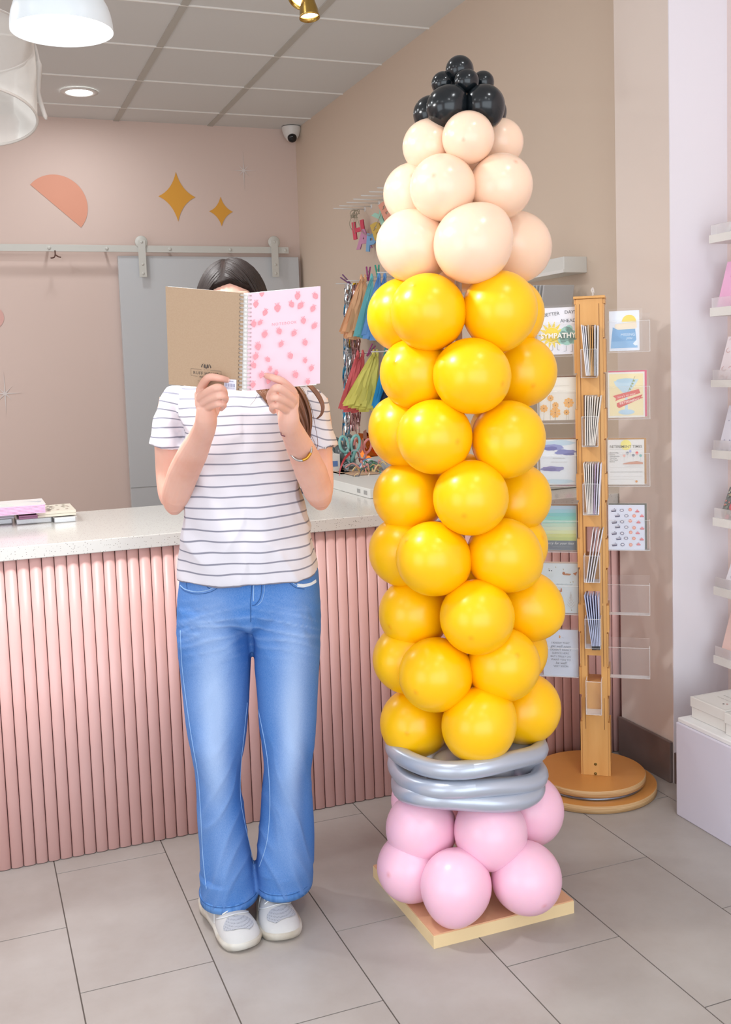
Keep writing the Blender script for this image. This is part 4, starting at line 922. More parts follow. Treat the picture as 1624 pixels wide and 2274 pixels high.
part('stand', MB().box(((a_.x + b_.x) / 2, MY_ + .035, (CZ + b_.z) / 2 + .04), (.09, .01, b_.z - CZ + .08)).box(((a_.x + b_.x) / 2, MY_ + .03, CZ + .004), (.2, .16, .006)), mat('monitor_grey', '#c4b8a8', .35), cmn)
p = at_y(1268, 950, 3.45)
pk = MB().prism([(q[0] , q[1]) for q in rrect(.12, .13, .03)], (p.x, 3.46, p.z - .01), (1, 0, 0), (0, 0, 1), .012)
pkt = thing('pink_sign', 'bright pink panel standing behind the monitor', 'sign', (p.x, 3.46, CZ)); part('panel', pk, mat('hot_pink', '#f08abf', .4), pkt); part('leg', MB().box((p.x, 3.465, (CZ + p.z - .07) / 2), (.02, .01, p.z - .07 - CZ)), mat('hot_pink', '#f08abf', .4), pkt)
r1_ = at_z(1228, 1102, CZ); r2_ = at_z(1288, 1082, CZ)
rl = MB().box(((r1_.x + r2_.x) / 2, (r1_.y + r2_.y) / 2 + .12, CZ + .012), (.32, .1, .022), Matrix.Rotation(.1, 3, 'Z'), bevel=.004)
single('paper_pack', rl, m_white, 'flat white paper pack on the worktop behind the card rack', 'paper')
kp = at_z(1253, 1090, CZ); single('knob', MB().lathe((kp.x, kp.y + .05, CZ + .024), [(0, .016), (.007, .014), (.008, .006), (.006, 0)], 14), ink('2c2a2c'), 'tiny black knob on the white paper pack behind the card rack', 'knob')
# ================================================================== SIDE COUNTER GOODS
lowz = CZ + .0005
e0 = at_z(735, 1063, CZ + .035); e1 = at_z(819, 1086, CZ + .035); EX = (e0.x + e1.x) / 2
fb = thing('flat_carton', 'flat white carton with grey printed marks under the kraft trays', 'carton', (EX + .3, 3.95, CZ))
part('carton_body', MB().box((EX + .33, (e1.y + 4.35) / 2, CZ + .0175), (.66, 4.35 - e1.y, .034), bevel=.002), m_white, fb)
mk = MB()
for xx in (797, 812): p = at_x(xx, 1090 if xx < 800 else 1089, EX); mk.box((EX - .0006, p.y, CZ + .018), (.001, .03, .014))
part('printed_mark', mk, ink('9c9c9a'), fb)
tz = CZ + .0355
def obox(name, p0, p1, Yc, dY, hpx, colr, label, cat, z=tz, open_=False, rough=.7):
    a_ = at_y(p0, hpx[1], Yc); b_ = at_y(p1, hpx[1], Yc); h2 = at_y(p0, hpx[0], Yc).z - z; w_ = b_.x - a_.x; cx_ = (a_.x + b_.x) / 2
    t = thing(name, label, cat, (cx_, Yc + dY / 2, z)); m = mat('paper_' + colr, '#' + colr, rough)
    if open_:
        mb = MB(); mb.box((cx_, Yc + dY / 2, z + .002), (w_, dY, .004))
        for s in (-1, 1): mb.box((cx_ + s * (w_ / 2 - .0015), Yc + dY / 2, z + h2 / 2), (.003, dY, h2)); mb.box((cx_, Yc + dY / 2 + s * (dY / 2 - .0015), z + h2 / 2), (w_, .003, h2))
        part('tray', mb, m, t)
    else: part('box', MB().box((cx_, Yc + dY / 2, z + h2 / 2), (w_, dY, h2), bevel=.001), m, t)
    return t, cx_, z + h2
c1, cx_, ztp = obox('carton', 727, 757, 3.95, .12, (1010, 1064), 'dcd8d2', 'small white carton with a blue label beside the person', 'carton')
p = at_y(742, 1030, 3.949); part('blue_label', MB().box((p.x, 3.9485, p.z), (.032, .001, .022)), mat('label_blue', '#5c7fb4', .4), c1)
k1, _, _ = obox('kraft_tray', 758, 788, 3.86, .22, (1050, 1078), 'c9ab8e', 'open kraft card tray holding clear bags and ribbon', 'tray', open_=True)
k2, _, _ = obox('kraft_tray', 786, 845, 3.76, .26, (1056, 1082), 'c2a184', 'open kraft card tray full of ribbons next to the balloons', 'tray', open_=True)
def scissors(x_, y_, Y, colr, label, s=1.0, ang=0):
    p = at_y(x_, y_, Y); t = thing('scissors', label, 'scissors', (p.x, Y, tz)); R = Matrix.Rotation(math.radians(ang), 3, 'Y'); m = mat('handle_' + colr, '#' + colr, .4)
    for sg in (-1, 1):
        c_ = p + R @ Vector((sg * .024 * s, 0, 0)); pts = [c_ + R @ Vector((.017 * s * math.cos(q) + sg * .004 * math.sin(q) * s, sg * .004, .03 * s * math.sin(q))) for q in [2 * math.pi * k / 20 for k in range(20)]]
        h = part('handle', MB().tube(pts, .0055 * s, 8, closed=True).tube([c_ + R @ Vector((-sg * .004, 0, -.028 * s)), p + R @ Vector((sg * .004, 0, -.07 * s))], [.006 * s, .008 * s], 8), m, t)
    part('blades', MB().box(p + R @ Vector((0, 0, -.11 * s)), (.012 * s, .003, .1 * s), R), mat('steel', '#9a9a96', .3, metal=.8), t)
scissors(777, 986, 3.98, '7fb9b4', 'teal handled scissors standing upright in the tray', 1.1)
scissors(806, 990, 4.02, 'e08a84', 'salmon pink handled scissors behind the teal pair', .95, 6)
scissors(762, 988, 4.06, '5c6a6c', 'dark grey handled scissors left of the teal pair', 1.15, -8)
cup = at_y(770, 1040, 4.02)
single('tool_cup', MB().lathe((cup.x, 4.03, tz), [(.001, 0), (.04, 0), (.042, .1), (.040, .1), (.038, .004), (.001, .004)], 24), clear('grey_clear', '#7c8486', .45, .2), 'smoky clear tool cup behind the small white carton', 'cup')
rn = random.Random(11)
def ribbon(pts, wv, colr, label, cat='ribbon', metal=0, rough=.4):
    P_ = smooth_pts(pts, 6); mb = MB(); L = [q + Vector((0, wv * .4, wv)) for q in P_]; Rr = [q - Vector((0, wv * .4, wv)) for q in P_]; vs = [v for pr in zip(L, Rr) for v in pr]
    mb.add(vs, [(2 * j, 2 * j + 1, 2 * j + 3, 2 * j + 2) for j in range(len(P_) - 1)]); return single('ribbon', mb, mat('ribbon_' + colr, '#' + colr, rough, metal=metal), label, cat)
ribbon([at_y(779, 1005, 3.84), at_y(765, 1020, 3.82), at_y(755, 1045, 3.81), at_y(754, 1066, 3.80)], .006, 'b4383c', 'dark red ribbon curving down in front of the carton')
ribbon([at_y(815, 1036, 3.75), at_y(803, 1045, 3.74), at_y(797, 1057, 3.73), at_y(786, 1058, 3.74), at_y(777, 1068, 3.74), at_y(770, 1074, 3.73)], .003, '5a5c60', 'thin grey ribbon trailing over the kraft tray')
ribbon([at_y(822, 1050, 3.73), at_y(812, 1068, 3.72), at_y(808, 1092, 3.70)], .002, 'e6dccb', 'thin cream ribbon hanging over the tray front')
ribbon([at_y(796, 1050, 3.74), at_y(786, 1060, 3.73), at_y(787, 1090, 3.71)], .002, 'e3c99a', 'thin straw coloured ribbon hanging beside the cream one')
cl = MB()
for k in range(26):
    x_, y_ = rn.uniform(765, 808), rn.uniform(1002, 1050); p = at_y(x_, y_, 3.96 + rn.uniform(-.05, .05)); r = rn.uniform(.008, .02); a0 = rn.uniform(0, 6)
    ax_ = Vector((rn.uniform(-1, 1), rn.uniform(-1, 1), rn.uniform(-1, 1))).normalized(); X_, Y_, _ = frame_from(ax_)
    cl.tube([p + X_ * r * math.cos(a0 + q * .5) + Y_ * r * math.sin(a0 + q * .5) for q in range(9)], .0028, 6)
single('ribbon_bag', cl, clear('clear_plastic', '#c4ccd0', .4, .1), 'tangle of clear curled plastic ribbon in the kraft tray', 'ribbon')
for i, (c_, lab) in enumerate([('b9bec4', 'silver grey hair band arcs in the right kraft tray'), ('dcdde0', 'white hair band arcs in the right kraft tray'), ('5f8fc0', 'blue hair band arcs in the right kraft tray')]):
    mb = MB()
    for k in range(4 if i < 2 else 1):
        p = at_y(838 + 6 * k - 4 * i, 1046 - 3 * i, 3.88 + .03 * k + .02 * i); r = .05 - .004 * k - .003 * i
        pts = [p + Vector((-r * math.cos(q) - .02, .0, r * 1.1 * math.sin(q) - .01)) for q in [math.pi * t_ / 14 for t_ in range(1, 14)]]; mb.tube(pts, .005, 8)
    single('hair_bands', mb, mat('band_' + c_, '#' + c_, .4), lab, 'hair band')
for i, (c_, lab) in enumerate([('cf8f86', 'heap of dusty pink ribbon ends in the right kraft tray'), ('dcc48c', 'heap of cream gold ribbon ends in the right kraft tray'), ('5c8c74', 'green ribbon piece between the trays')]):
    mb = MB()
    for k in range(9):
        a_ = at_y(rn.uniform(800, 845), rn.uniform(1038, 1062), 3.84 + rn.uniform(-.04, .05)); b_ = a_ + Vector((rn.uniform(-.06, .06), rn.uniform(-.03, .03), rn.uniform(0, .03))); mb.tube(smooth_pts([a_, (a_ + b_) / 2 + Vector((0, 0, .02)), b_], 4), .003, 6)
    single('ribbon_ends', mb, mat('rend_' + c_, '#' + c_, .5), lab, 'ribbon')
gf = MB()
for k in range(22):
    p = at_y(rn.uniform(806, 832), rn.uniform(968, 1012), 4.2 + rn.uniform(-.1, .1)); ax_ = Vector((rn.uniform(-1, 1), rn.uniform(-1, 1), rn.uniform(-1, 1))).normalized(); X_, Y_, _ = frame_from(ax_); w_ = .035
    gf.add([p - X_ * w_ - Y_ * w_ * .5, p + X_ * w_ - Y_ * w_ * .3, p + X_ * w_ * .6 + Y_ * w_, p - X_ * w_ * .8 + Y_ * w_ * .7], [(0, 1, 2, 3)], True)
single('foil_bundle', gf, mat('foil_copper', '#b9642c', .25, metal=1), 'crumpled copper gold foil beside the balloons', 'foil')
p = at_y(668, 1096, 3.58); single('tape_dispenser', MB().lathe((p.x + .01, 3.62, CZ + .035), [(.018, -.012), (.034, -.012), (.034, .012), (.018, .012), (.018, -.012)], 24, R=Matrix.Rotation(math.radians(90), 3, 'X')).box((p.x + .01, 3.62, CZ + .004), (.1, .03, .007)), mat('tape_dark', '#454a58', .3), 'dark tape dispenser on the worktop beside the elbow', 'tape dispenser')
# ================================================================== GOODS AT THE LEFT END OF THE WORKTOP
def pack(x0, x1, yb, z, d, hh, label, paper, rough=.3, metal=0, n=0, name='notebook_pack', cat='notebook pack', shine=False, art=None):
    a_ = at_z(x0, yb, z); b_ = at_z(x1, yb, z); Y = (a_.y + b_.y) / 2
    a_ = at_y(x0, yb, Y); b_ = at_y(x1, yb, Y)
    t = thing(name, label, cat, ((a_.x + b_.x) / 2, Y + d / 2, z)); w_ = b_.x - a_.x; m = mat('pack_' + paper, '#' + paper, rough, metal=metal)
    if n:
        for k in range(n): part('notebook', MB().box(((a_.x + b_.x) / 2 + rn.uniform(-.001, .001), Y + d / 2, z + hh * (k + .5) / n), (w_ - .003, d - .004, hh / n - .0006), bevel=.0006), m, t)
    else: part('contents', MB().box(((a_.x + b_.x) / 2, Y + d / 2, z + hh / 2), (w_ - .004, d - .004, hh), bevel=.003), m, t)
    if shine:
        sh = MB(); R_ = []
        for i in range(9):
            x_ = a_.x - .001 + (w_ + .002) * i / 8; R_.append([Vector((x_, Y - .001 - .002 * rn.random(), z + hh * 1.02 * q)) for q in (0, .35, .7, 1)] + [Vector((x_, Y + d * .98, z + hh * 1.03))])
        sh.loft(R_, cap=False, closed=False, flat=True); part('plastic_wrap', sh, clear('wrap', '#ffffff', .12, .12), t)
    if art:
        A = Art(Vector((a_.x, Y + d, z + hh)), Vector((1, 0, 0)), Vector((0, 1, 0)), w_, d); A.nz = Vector((0, 0, 1)); A.l = .0006; art(A); part('cover_print', A.mb, A.m, t)
    return t, z + hh
z0 = CZ + .0005
pack(-90, 30, 1168, z0, .2, .018, 'silver wrapped pack at the far left of the worktop', 'c3c3c6', .25, .4, shine=True)
pack(36, 117, 1163, z0, .2, .018, 'silver wrapped pack in the middle of the bottom row', 'c6c6c9', .25, .4, shine=True)
pack(120, 171, 1160, z0, .2, .016, 'silver wrapped pack at the right end of the bottom row', 'cdd0d4', .25, .4, shine=True)
zz = z0 + .0195
pack(-90, 33, 1156, zz, .19, .012, 'grey notebook pack under the pink notebooks, far left', 'b9b8c0', .4, .1, n=2)
pack(42, 86, 1153, zz, .19, .012, 'plum coloured notebook under the pink stack', '7c4a6a', .35, n=2)
def a_marks(a):
    for k in range(26): s, t = rn.uniform(.05, .9), rn.uniform(.08, .9); a.poly([(s, t), (s + .07, t), (s + .07, t + .04), (s, t + .04)], rn.choice(['a59a90', 'cbb0a4', 'b9b09c']))
pack(80, 171, 1147, zz, .2, .016, 'cream notebooks with small printed marks at the right of the pile', 'ddd5c4', .5, n=2, art=a_marks)
def a_white(a): a.poly([(.02, .03), (.62, .03), (.62, .97), (.02, .97)], 'd3d4cf'); a.poly([(.62, .03), (.97, .03), (.97, .6), (.75, .4)], 'b4b4bc')
pack(-90, 103, 1146, zz + .0165, .18, .026, 'shiny pink stack of wrapped notebooks at the left edge', 'efa9d6', .2, .1, n=6, shine=True, art=a_white)
# ================================================================== PERSON
V0 = 2.47
fv = Vector((M[2][0], M[2][1], 0)).normalized()
def P(x_, y_, dv=0.0): return at_plane(x_, y_, fv * (V0 + dv), fv)
def wpx(n_, dv=0, y_=1000): return n_ * (P(500, y_, dv) - CAMV).dot(Vector(M[2])) / F_PX
CAMV = Vector(CAMP)
m_skin = mat('skin', '#e2b3a1', .5, spec=.35); b = bsdf(m_skin); b.inputs['Subsurface Weight'].default_value = .25; b.inputs['Subsurface Radius'].default_value = (1, .35, .2); b.inputs['Subsurface Scale'].default_value = .012
noise_col(m_skin, '#daa591', 14, (.4, .7)); bump(m_skin, 90, .08, .0008)
person = thing('person', 'person in striped t-shirt and blue flared jeans holding an open notebook before the face', 'person', P(535, 2040, 0) * 1)
person.location.z = 0; XF[person.name] = Matrix.Translation(Vector((person.location.x, person.location.y, 0)))
def ring_px(y_, xl, xr, dv, depth, n=32, p=2.3, front=1.0, dz=0):
    a_ = P(xl, y_, dv); b_ = P(xr, y_, dv); c_ = (a_ + b_) / 2; w_ = (b_ - a_).length / 2; out = []
    for k in range(n):
        q = 2 * math.pi * k / n; cx_, sx_ = math.cos(q), math.sin(q)
        X_ = abs(cx_) ** (2 / p) * (1 if cx_ > 0 else -1); Y_ = abs(sx_) ** (2 / p) * (1 if sx_ > 0 else -1)
        out.append(c_ + e_u * (w_ * X_) + fv * (depth * Y_ * (front if Y_ < 0 else 1)) + Vector((0, 0, dz * -Y_)))
    return out
# ---- body (skin)
bd = MB()
bd.loft([ring_px(y_, xl, xr, dv, dp) for y_, xl, xr, dv, dp in [(1345, 440, 675, 0, .09), (1300, 425, 690, 0, .09), (1150, 440, 645, 0, .08), (1000, 430, 640, -.01, .09), (900, 425, 655, 0, .085), (870, 435, 645, .01, .07), (850, 478, 590, .02, .06), (835, 492, 565, .02, .052), (780, 492, 556, .015, .052), (730, 495, 552, 0, .05)]])
# head
hc = P(516, 690, .0)
def headf(q):
    s = 1.0
    if q.z < -.1: s = 1 - .30 * min(1, (-q.z - .1) / .9) ** 1.3
    return Vector((q.x * s, q.y * (s if q.y > 0 else (1 - .12 * max(0, -q.z))), q.z))
Rf = Matrix((e_u, fv, ez)).transposed() @ Matrix.Rotation(math.radians(-10), 3, 'X')
bd.sph(hc, (.073, .092, .105), 36, 26, R=Rf, f=headf)
fp = lambda a_, b_, c_: hc + Rf @ Vector((a_, b_, c_))
bd.sph(fp(0, -.094, -.012), (.011, .016, .02), 14, 10, R=Rf); bd.tube([fp(0, -.086, .02), fp(0, -.096, -.012)], [.007, .011], 10)      # nose
for s in (-1, 1):
    bd.sph(fp(.076 * s, .008, -.005), (.009, .018, .03), 14, 10, R=Rf)      # ears
    bd.sph(fp(.03 * s, -.077, .022), (.02, .007, .005), 12, 8, R=Rf)       # brow
bd.sph(fp(0, -.085, -.045), (.022, .01, .006), 14, 8, R=Rf); bd.sph(fp(0, -.083, -.055), (.019, .01, .007), 14, 8, R=Rf)   # lips
# legs, hidden in the trousers down to the shoes
for pts in ([(480, 1340, 0), (485, 1430, 0), (490, 1640, -.01), (500, 1900, .02), (515, 1985, .04)], [(632, 1340, 0), (634, 1430, 0), (635, 1640, -.01), (628, 1880, .02), (622, 1960, .04)]):
    bd.tube(smooth_pts([P(*q) for q in pts], 5), lerp_list([.06, .066, .05, .035, .03], 5), 20)
# arms
def limb(pts, rad, n=22, sq=1.0): bd.tube(smooth_pts([P(*q) for q in pts], 6), lerp_list(rad, 6), n, sq=sq)
limb([(400, 893, .02), (386, 950, .015), (382, 1020, -.0), (382, 1085, -.03), (387, 1114, -.045), (388, 1136, -.047)], [.05, .046, .040, .0345, .030, .013])
limb([(388, 1139, -.048), (388, 1122, -.056), (392, 1098, -.075), (408, 1050, -.13), (428, 1008, -.2), (444, 975, -.26), (456, 945, -.315), (458, 925, -.34), (456, 900, -.350)], [.011, .026, .034, .0355, .0325, .0265, .0232, .0222, .018])
limb([(683, 893, .02), (695, 950, .015), (702, 1020, -.0), (708, 1075, -.03), (710, 1104, -.045), (713, 1126, -.047)], [.05, .046, .040, .0355, .030, .013])
limb([(714, 1129, -.048), (712, 1112, -.056), (706, 1088, -.08), (691, 1048, -.13), (672, 1005, -.2), (656, 972, -.26), (644, 945, -.315), (641, 925, -.34), (642, 900, -.350)], [.011, .026, .0345, .0365, .0315, .0265, .0232, .0222, .018])
# hands: palm as a flattened tube, each finger its own chain
def palm(wr, kn1, kn4, dvw, dvk, r):
    w_ = P(*wr, dvw); A = P(*kn1, dvk); B = P(*kn4, dvk)
    for f in (0, .33, .66, 1):
        k_ = A * (1 - f) + B * f; w2 = w_ + (k_ - w_) * .12
        bd.tube(smooth_pts([w2, (w2 + k_) / 2 + fv * -.003, k_], 5), lerp_list([r * .8, r * .88, r * .62], 5), 14)
def finger(pts, rad): bd.tube(smooth_pts([P(*q) for q in pts], 6), lerp_list(rad, 6), 16); bd.sph(P(*pts[-1]), rad[-1] * 1.0, 14, 10)
hd = -.375
# hand on the left of the picture
palm((459, 930), (444, 868), (466, 905), -.335, -.352, .0185)
finger([(447, 876, -.35), (446, 864, -.366), (463, 839, hd - .025), (488, 840, hd - .03), (506, 844, hd - .012)], [.0105, .0095, .0082, .0072, .0058])
finger([(450, 888, -.35), (447, 880, -.372), (480, 861, hd - .045), (496, 866, hd - .03), (500, 879, hd + .0)], [.0102, .0092, .0081, .0072, .006])
finger([(457, 900, -.35), (455, 892, -.370), (486, 879, hd - .042), (501, 884, hd - .022), (498, 894, hd + .005)], [.0102, .009, .0078, .0069, .0058])
finger([(464, 910, -.345), (463, 904, -.364), (486, 896, hd - .03), (497, 900, hd - .012), (491, 908, hd + .015)], [.0095, .0083, .0071, .0064, .0054])
finger([(468, 925, -.33), (478, 905, -.325), (484, 880, -.322), (490, 858, -.330)], [.0125, .012, .0102, .0085])           # thumb behind the cover
# hand on the right of the picture
palm((641, 930), (652, 873), (634, 912), -.335, -.352, .0185)
finger([(649, 880, -.35), (650, 870, -.366), (628, 848, hd - .025), (607, 839, hd - .03), (591, 834, hd - .014)], [.0105, .0095, .0082, .0072, .0058])
finger([(648, 893, -.35), (650, 885, -.372), (619, 861, hd - .045), (604, 870, hd - .03), (597, 884, hd - .0)], [.0102, .0092, .0081, .0072, .006])
finger([(643, 904, -.35), (644, 897, -.370), (613, 882, hd - .042), (601, 889, hd - .022), (603, 899, hd + .005)], [.0102, .009, .0078, .0069, .0058])
finger([(636, 916, -.345), (636, 911, -.364), (614, 900, hd - .03), (604, 906, hd - .012), (608, 914, hd + .015)], [.0095, .0083, .0071, .0064, .0054])
finger([(634, 928, -.33), (622, 905, -.325), (616, 882, -.322), (610, 860, -.330)], [.0125, .012, .0102, .0085])
body = part('body', bd, m_skin, person)
remesh(body, .0016, 2)
me = body.data
m_nail = mat('nail', '#eec6bb', .25)
def nail(a_, dv, ang, par, s=1):
    c_ = P(*a_, dv); R = Matrix((e_u, fv, ez)).transposed() @ Matrix.Rotation(math.radians(ang), 3, 'Y')
    q = MB(); q.sph(c_, (.0055 * s, .002, .004 * s), 12, 8, R=R); return part('fingernail', q, m_nail, par)
nail((505, 844), hd - .0175, 5, body); nail((592, 833), hd - .0195, -8, body)
m_eye = mat('eye_white', '#efeae6', .2)
for s in (-1, 1):
    q = MB(); q.sph(fp(.031 * s, -.0845, .004), (.012, .006, .006), 14, 10, R=Rf); e = part('eye', q, m_eye, body)
    q = MB(); q.sph(fp(.031 * s, -.0895, .003), (.0045, .0022, .0045), 12, 8, R=Rf); part('iris', q, ink('3a2418'), body)
# ---- hair
m_hair = mat('dark_hair', '#1a1412', .65, spec=.15); bump(m_hair, 60, .6, .003, 4, stretch=(1, 1, .12)); noise_col(m_hair, '#2a1e1a', 40, stretch=(1, 1, .1))
m_hair2 = mat('brown_hair', '#5a3825', .4); noise_col(m_hair2, '#7c4c2f', 30, stretch=(1, 1, .08)); bump(m_hair2, 70, .5, .003, 4, stretch=(1, 1, .1))
hb = MB(); NU, NV = 180, 110; hr = (.0865, .105, .118); rings = []
keep = {}
hcc = hc + Vector((0, 0, .006)) + fv * .006
def hp(i, j, sc_=1.0):
    th = math.pi * i / NV; ph = 2 * math.pi * j / NU; q = Vector((math.sin(th) * math.cos(ph), math.sin(th) * math.sin(ph), math.cos(th)))
    q = headf(q) if q.z < 0 else q
    part_ = math.exp(-((q.x + .1) / .06) ** 2) * max(0, q.z) * .018
    strand = .0015 * math.sin(ph * 31 + 3 * math.sin(ph * 7)) * (1 if q.z > -.8 else 0)
    return hcc + Rf @ Vector((q.x * hr[0] * (sc_ + strand - part_), q.y * hr[1] * (sc_ + strand - part_), q.z * hr[2] * (sc_ - part_)))
fs = []; idx = {}
def hairline(x_): return 621 + abs(x_ - 510) * .36 + max(0, abs(x_ - 514) - 44) * 1.6
def visible(i, j): return i < NV - 10
_hp = hp
def hp(i, j, sc_=1.0):
    p = _hp(i, j, sc_)
    if (p - hcc).dot(fv) < .03:
        x_, y_ = px(p); k_ = max(0, min(1, (y_ - hairline(x_)) / 5)); f_ = min(1, max(0, (.03 - (p - hcc).dot(fv)) / .02))
        p = hcc + (p - hcc) * (1 - .3 * k_ * f_)
    return p
verts = []
for i in range(NV + 1):
    for j in range(NU): idx[(i, j)] = len(verts); verts.append(hp(i, j))
for i in range(NV):
    for j in range(NU):
        if all(visible(*q) for q in ((i, j), (i + 1, j), (i + 1, (j + 1) % NU), (i, (j + 1) % NU))): fs.append((idx[(i, j)], idx[(i + 1, j)], idx[(i + 1, (j + 1) % NU)], idx[(i, (j + 1) % NU)]))
hb.add(verts, fs)
hair = part('hair', hb, [m_hair], person)
sol = hair.modifiers.new('s', 'SOLIDIFY'); sol.thickness = .006; sol.offset = -1
# ponytail and side strands, over the shoulder on the right of the picture
pt = MB(); rn = random.Random(5)
base = [(590, 760, -.04), (612, 830, -.08), (650, 880, -.115), (674, 930, -.125), (683, 975, -.12)]
for k in range(70):
    ox, od = rn.gauss(0, 1), rn.gauss(0, 1); pts = []
    for i, (x_, y_, dv) in enumerate(base):
        sp_ = [10, 17, 17, 11, 3][i]; pts.append(P(x_ + max(-1.5, min(1.5, ox)) * sp_, y_ + rn.uniform(-4, 4), dv + od * .008 * [1, 1, 1, .8, .4][i]))
    pts.append(P(688 + ox * 3, 990 + rn.uniform(-15, 22), -.115)); rr = rn.uniform(.0022, .0042)
    pt.tube(smooth_pts(pts, 5), lerp_list([rr, rr, rr, rr * .9, rr * .6, .0004], 5), 6)
for k in range(16):   # the loose curl on the far right
    d = rn.gauss(0, .9); pts = [P(664 + d, 838, -.06), P(690 + d * 2, 858, -.085), (P(708 + d * 2, 880, -.095)), P(717 + d * 1.3, 902, -.1), P(714 + d, 920, -.1), P(704 + d, 930, -.1)]
    pt.tube(smooth_pts(pts, 5), lerp_list([.002, .0026, .0026, .0022, .0014, .0004], 5), 6)
for k in range(22):   # wisps below the cover, left of the hand
    d = rn.gauss(0, 1); pts = [P(590 + d * 6, 820, -.06), P(588 + d * 8, 862, -.085), P(596 + d * 6, 880, -.1), P(604 + d * 3, 898 + rn.uniform(-6, 6), -.105)]
    pt.tube(smooth_pts(pts, 5), lerp_list([.0025, .0025, .0018, .0004], 5), 6)
for pts, r in [([(672, 862, -.11), (690, 900, -.13), (700, 945, -.13), (706, 985, -.125), (699, 1010, -.12)], .0006), ([(688, 960, -.13), (700, 985, -.13), (704, 1000, -.125)], .0005), ([(578, 862, -.12), (568, 885, -.13), (556, 900, -.13)], .0004), ([(503, 592, -.02), (498, 582, -.02), (492, 579, -.02)], .0005), ([(505, 592, -.02), (512, 583, -.02), (516, 586, -.02)], .0005)]:
    pt.tube(smooth_pts([P(*q) for q in pts], 6), r, 5)
# hair hanging from the back of the head towards the shoulder
for k in range(40):
    a_ = rn.uniform(-.5, 1.2); pts = [hcc + fv * .05 + e_u * (.055 * a_) + Vector((0, 0, -.02)), hcc + fv * .045 + e_u * (.03 + .03 * a_) + Vector((0, 0, -.10)), P(592 + 10 * a_, 800, -.0), P(606 + 12 * a_, 840, -.07)]
    pt.tube(smooth_pts(pts, 5), .004, 6)
part('ponytail', pt, m_hair2, hair)
sb2 = MB()
for k in range(420):
    al = math.radians(rn.uniform(-60, 62)); sg = rn.choice((-1, 1)); pts = []
    s0_ = Vector((-.12 + .02 * sg, -math.sin(al), math.cos(al))).normalized(); e0_ = Vector((sg * .98, -math.sin(al) * .75 - .12, -.12 - .25 * rn.random())).normalized()
    rr_ = 1.004 + .008 * rn.random()
    for i in range(15):
        t = i / 14; q = (s0_ * (1 - t) + e0_ * t).normalized(); dip = 1 - .03 * math.exp(-t * 9)
        p = hcc + Rf @ Vector((q.x * hr[0], q.y * hr[1], q.z * hr[2])) * rr_ * dip; x_, y_ = px(p)
        if (p - hcc).dot(fv) < .03 and y_ > hairline(x_) - 1.5:
            if len(pts) > 0: break
            continue
        pts.append(p)
    if len(pts) > 3: sb2.tube(pts, [.0006] + [.0013] * (len(pts) - 2) + [.0004], 5)
part('hair_strands', sb2, mat('hair_strand', '#241a17', .5, spec=.3), hair)
# ---- t-shirt
m_shirt = mat('striped_jersey', '#d5d2d9', .85, spec=.15); b = bsdf(m_shirt)
sa = nd(m_shirt, 'ShaderNodeAttribute', attribute_name='stripe'); fr = nd(m_shirt, 'ShaderNodeMath', operation='FRACT'); sb_ = nd(m_shirt, 'ShaderNodeMath', operation='SUBTRACT'); sb_.inputs[1].default_value = .5
ab = nd(m_shirt, 'ShaderNodeMath', operation='ABSOLUTE'); mr = nd(m_shirt, 'ShaderNodeMapRange'); mr.inputs[1].default_value = .055; mr.inputs[2].default_value = .095; mr.inputs[3].default_value = 1; mr.inputs[4].default_value = 0
nz_ = nd(m_shirt, 'ShaderNodeTexNoise'); nz_.inputs['Scale'].default_value = 900; nmr = nd(m_shirt, 'ShaderNodeMapRange'); nmr.inputs[3].default_value = .75; nmr.inputs[4].default_value = 1.0; mlt = nd(m_shirt, 'ShaderNodeMath', operation='MULTIPLY')
mx = nd(m_shirt, 'ShaderNodeMix', data_type='RGBA'); mx.inputs[6].default_value = srgb('#d5d2d9'); mx.inputs[7].default_value = srgb('#757585')
ln(m_shirt, sa.outputs['Fac'], fr.inputs[0]); ln(m_shirt, fr.outputs[0], sb_.inputs[0]); ln(m_shirt, sb_.outputs[0], ab.inputs[0]); ln(m_shirt, ab.outputs[0], mr.inputs[0]); ln(m_shirt, nz_.outputs[0], nmr.inputs[0])
ln(m_shirt, mr.outputs[0], mlt.inputs[0]); ln(m_shirt, nmr.outputs[0], mlt.inputs[1]); ln(m_shirt, mlt.outputs[0], mx.inputs[0]); ln(m_shirt, mx.outputs[2], b.inputs['Base Color']); bump(m_shirt, 700, .25, .0006)
ts = MB()
T = [(1276, 398, 706, -.005, .135), (1262, 399, 704, -.005, .134), (1240, 400, 699, -.005, .132), (1200, 403, 690, -.005, .128), (1150, 408, 679, -.005, .122), (1100, 413, 668, -.005, .117), (1050, 413, 660, -.005, .116), (1000, 410, 658, -.005, .118), (950, 408, 664, 0, .118), (910, 400, 676, .0, .112), (885, 392, 688, .005, .10), (866, 388, 694, .01, .082), (856, 405, 675, .012, .07), (846, 440, 635, .015, .062), (838, 470, 600, .018, .056), (832, 482, 585, .02, .052)]
ts.loft([ring_px(y_, xl, xr, dv, dp, 48, 2.5) for y_, xl, xr, dv, dp in T])
def sleeve(ctrl):
    rings = []
    for (xa_, ya_, xb_, yb_, dv, dp) in ctrl:
        a_ = P(xa_, ya_, dv); b_ = P(xb_, yb_, dv); c_ = (a_ + b_) / 2; u_ = (b_ - a_) / 2
        rings.append([c_ + u_ * math.cos(q) + fv * dp * math.sin(q) for q in [2 * math.pi * k / 36 for k in range(36)]])
    ts.loft(rings)
sleeve([(400, 858, 440, 880, .012, .05), (374, 857, 430, 905, .012, .058), (350, 885, 421, 940, .008, .06), (338, 925, 414, 968, .0, .059), (332, 962, 411, 990, -.01, .057), (328, 986, 411, 1002, -.015, .057)])
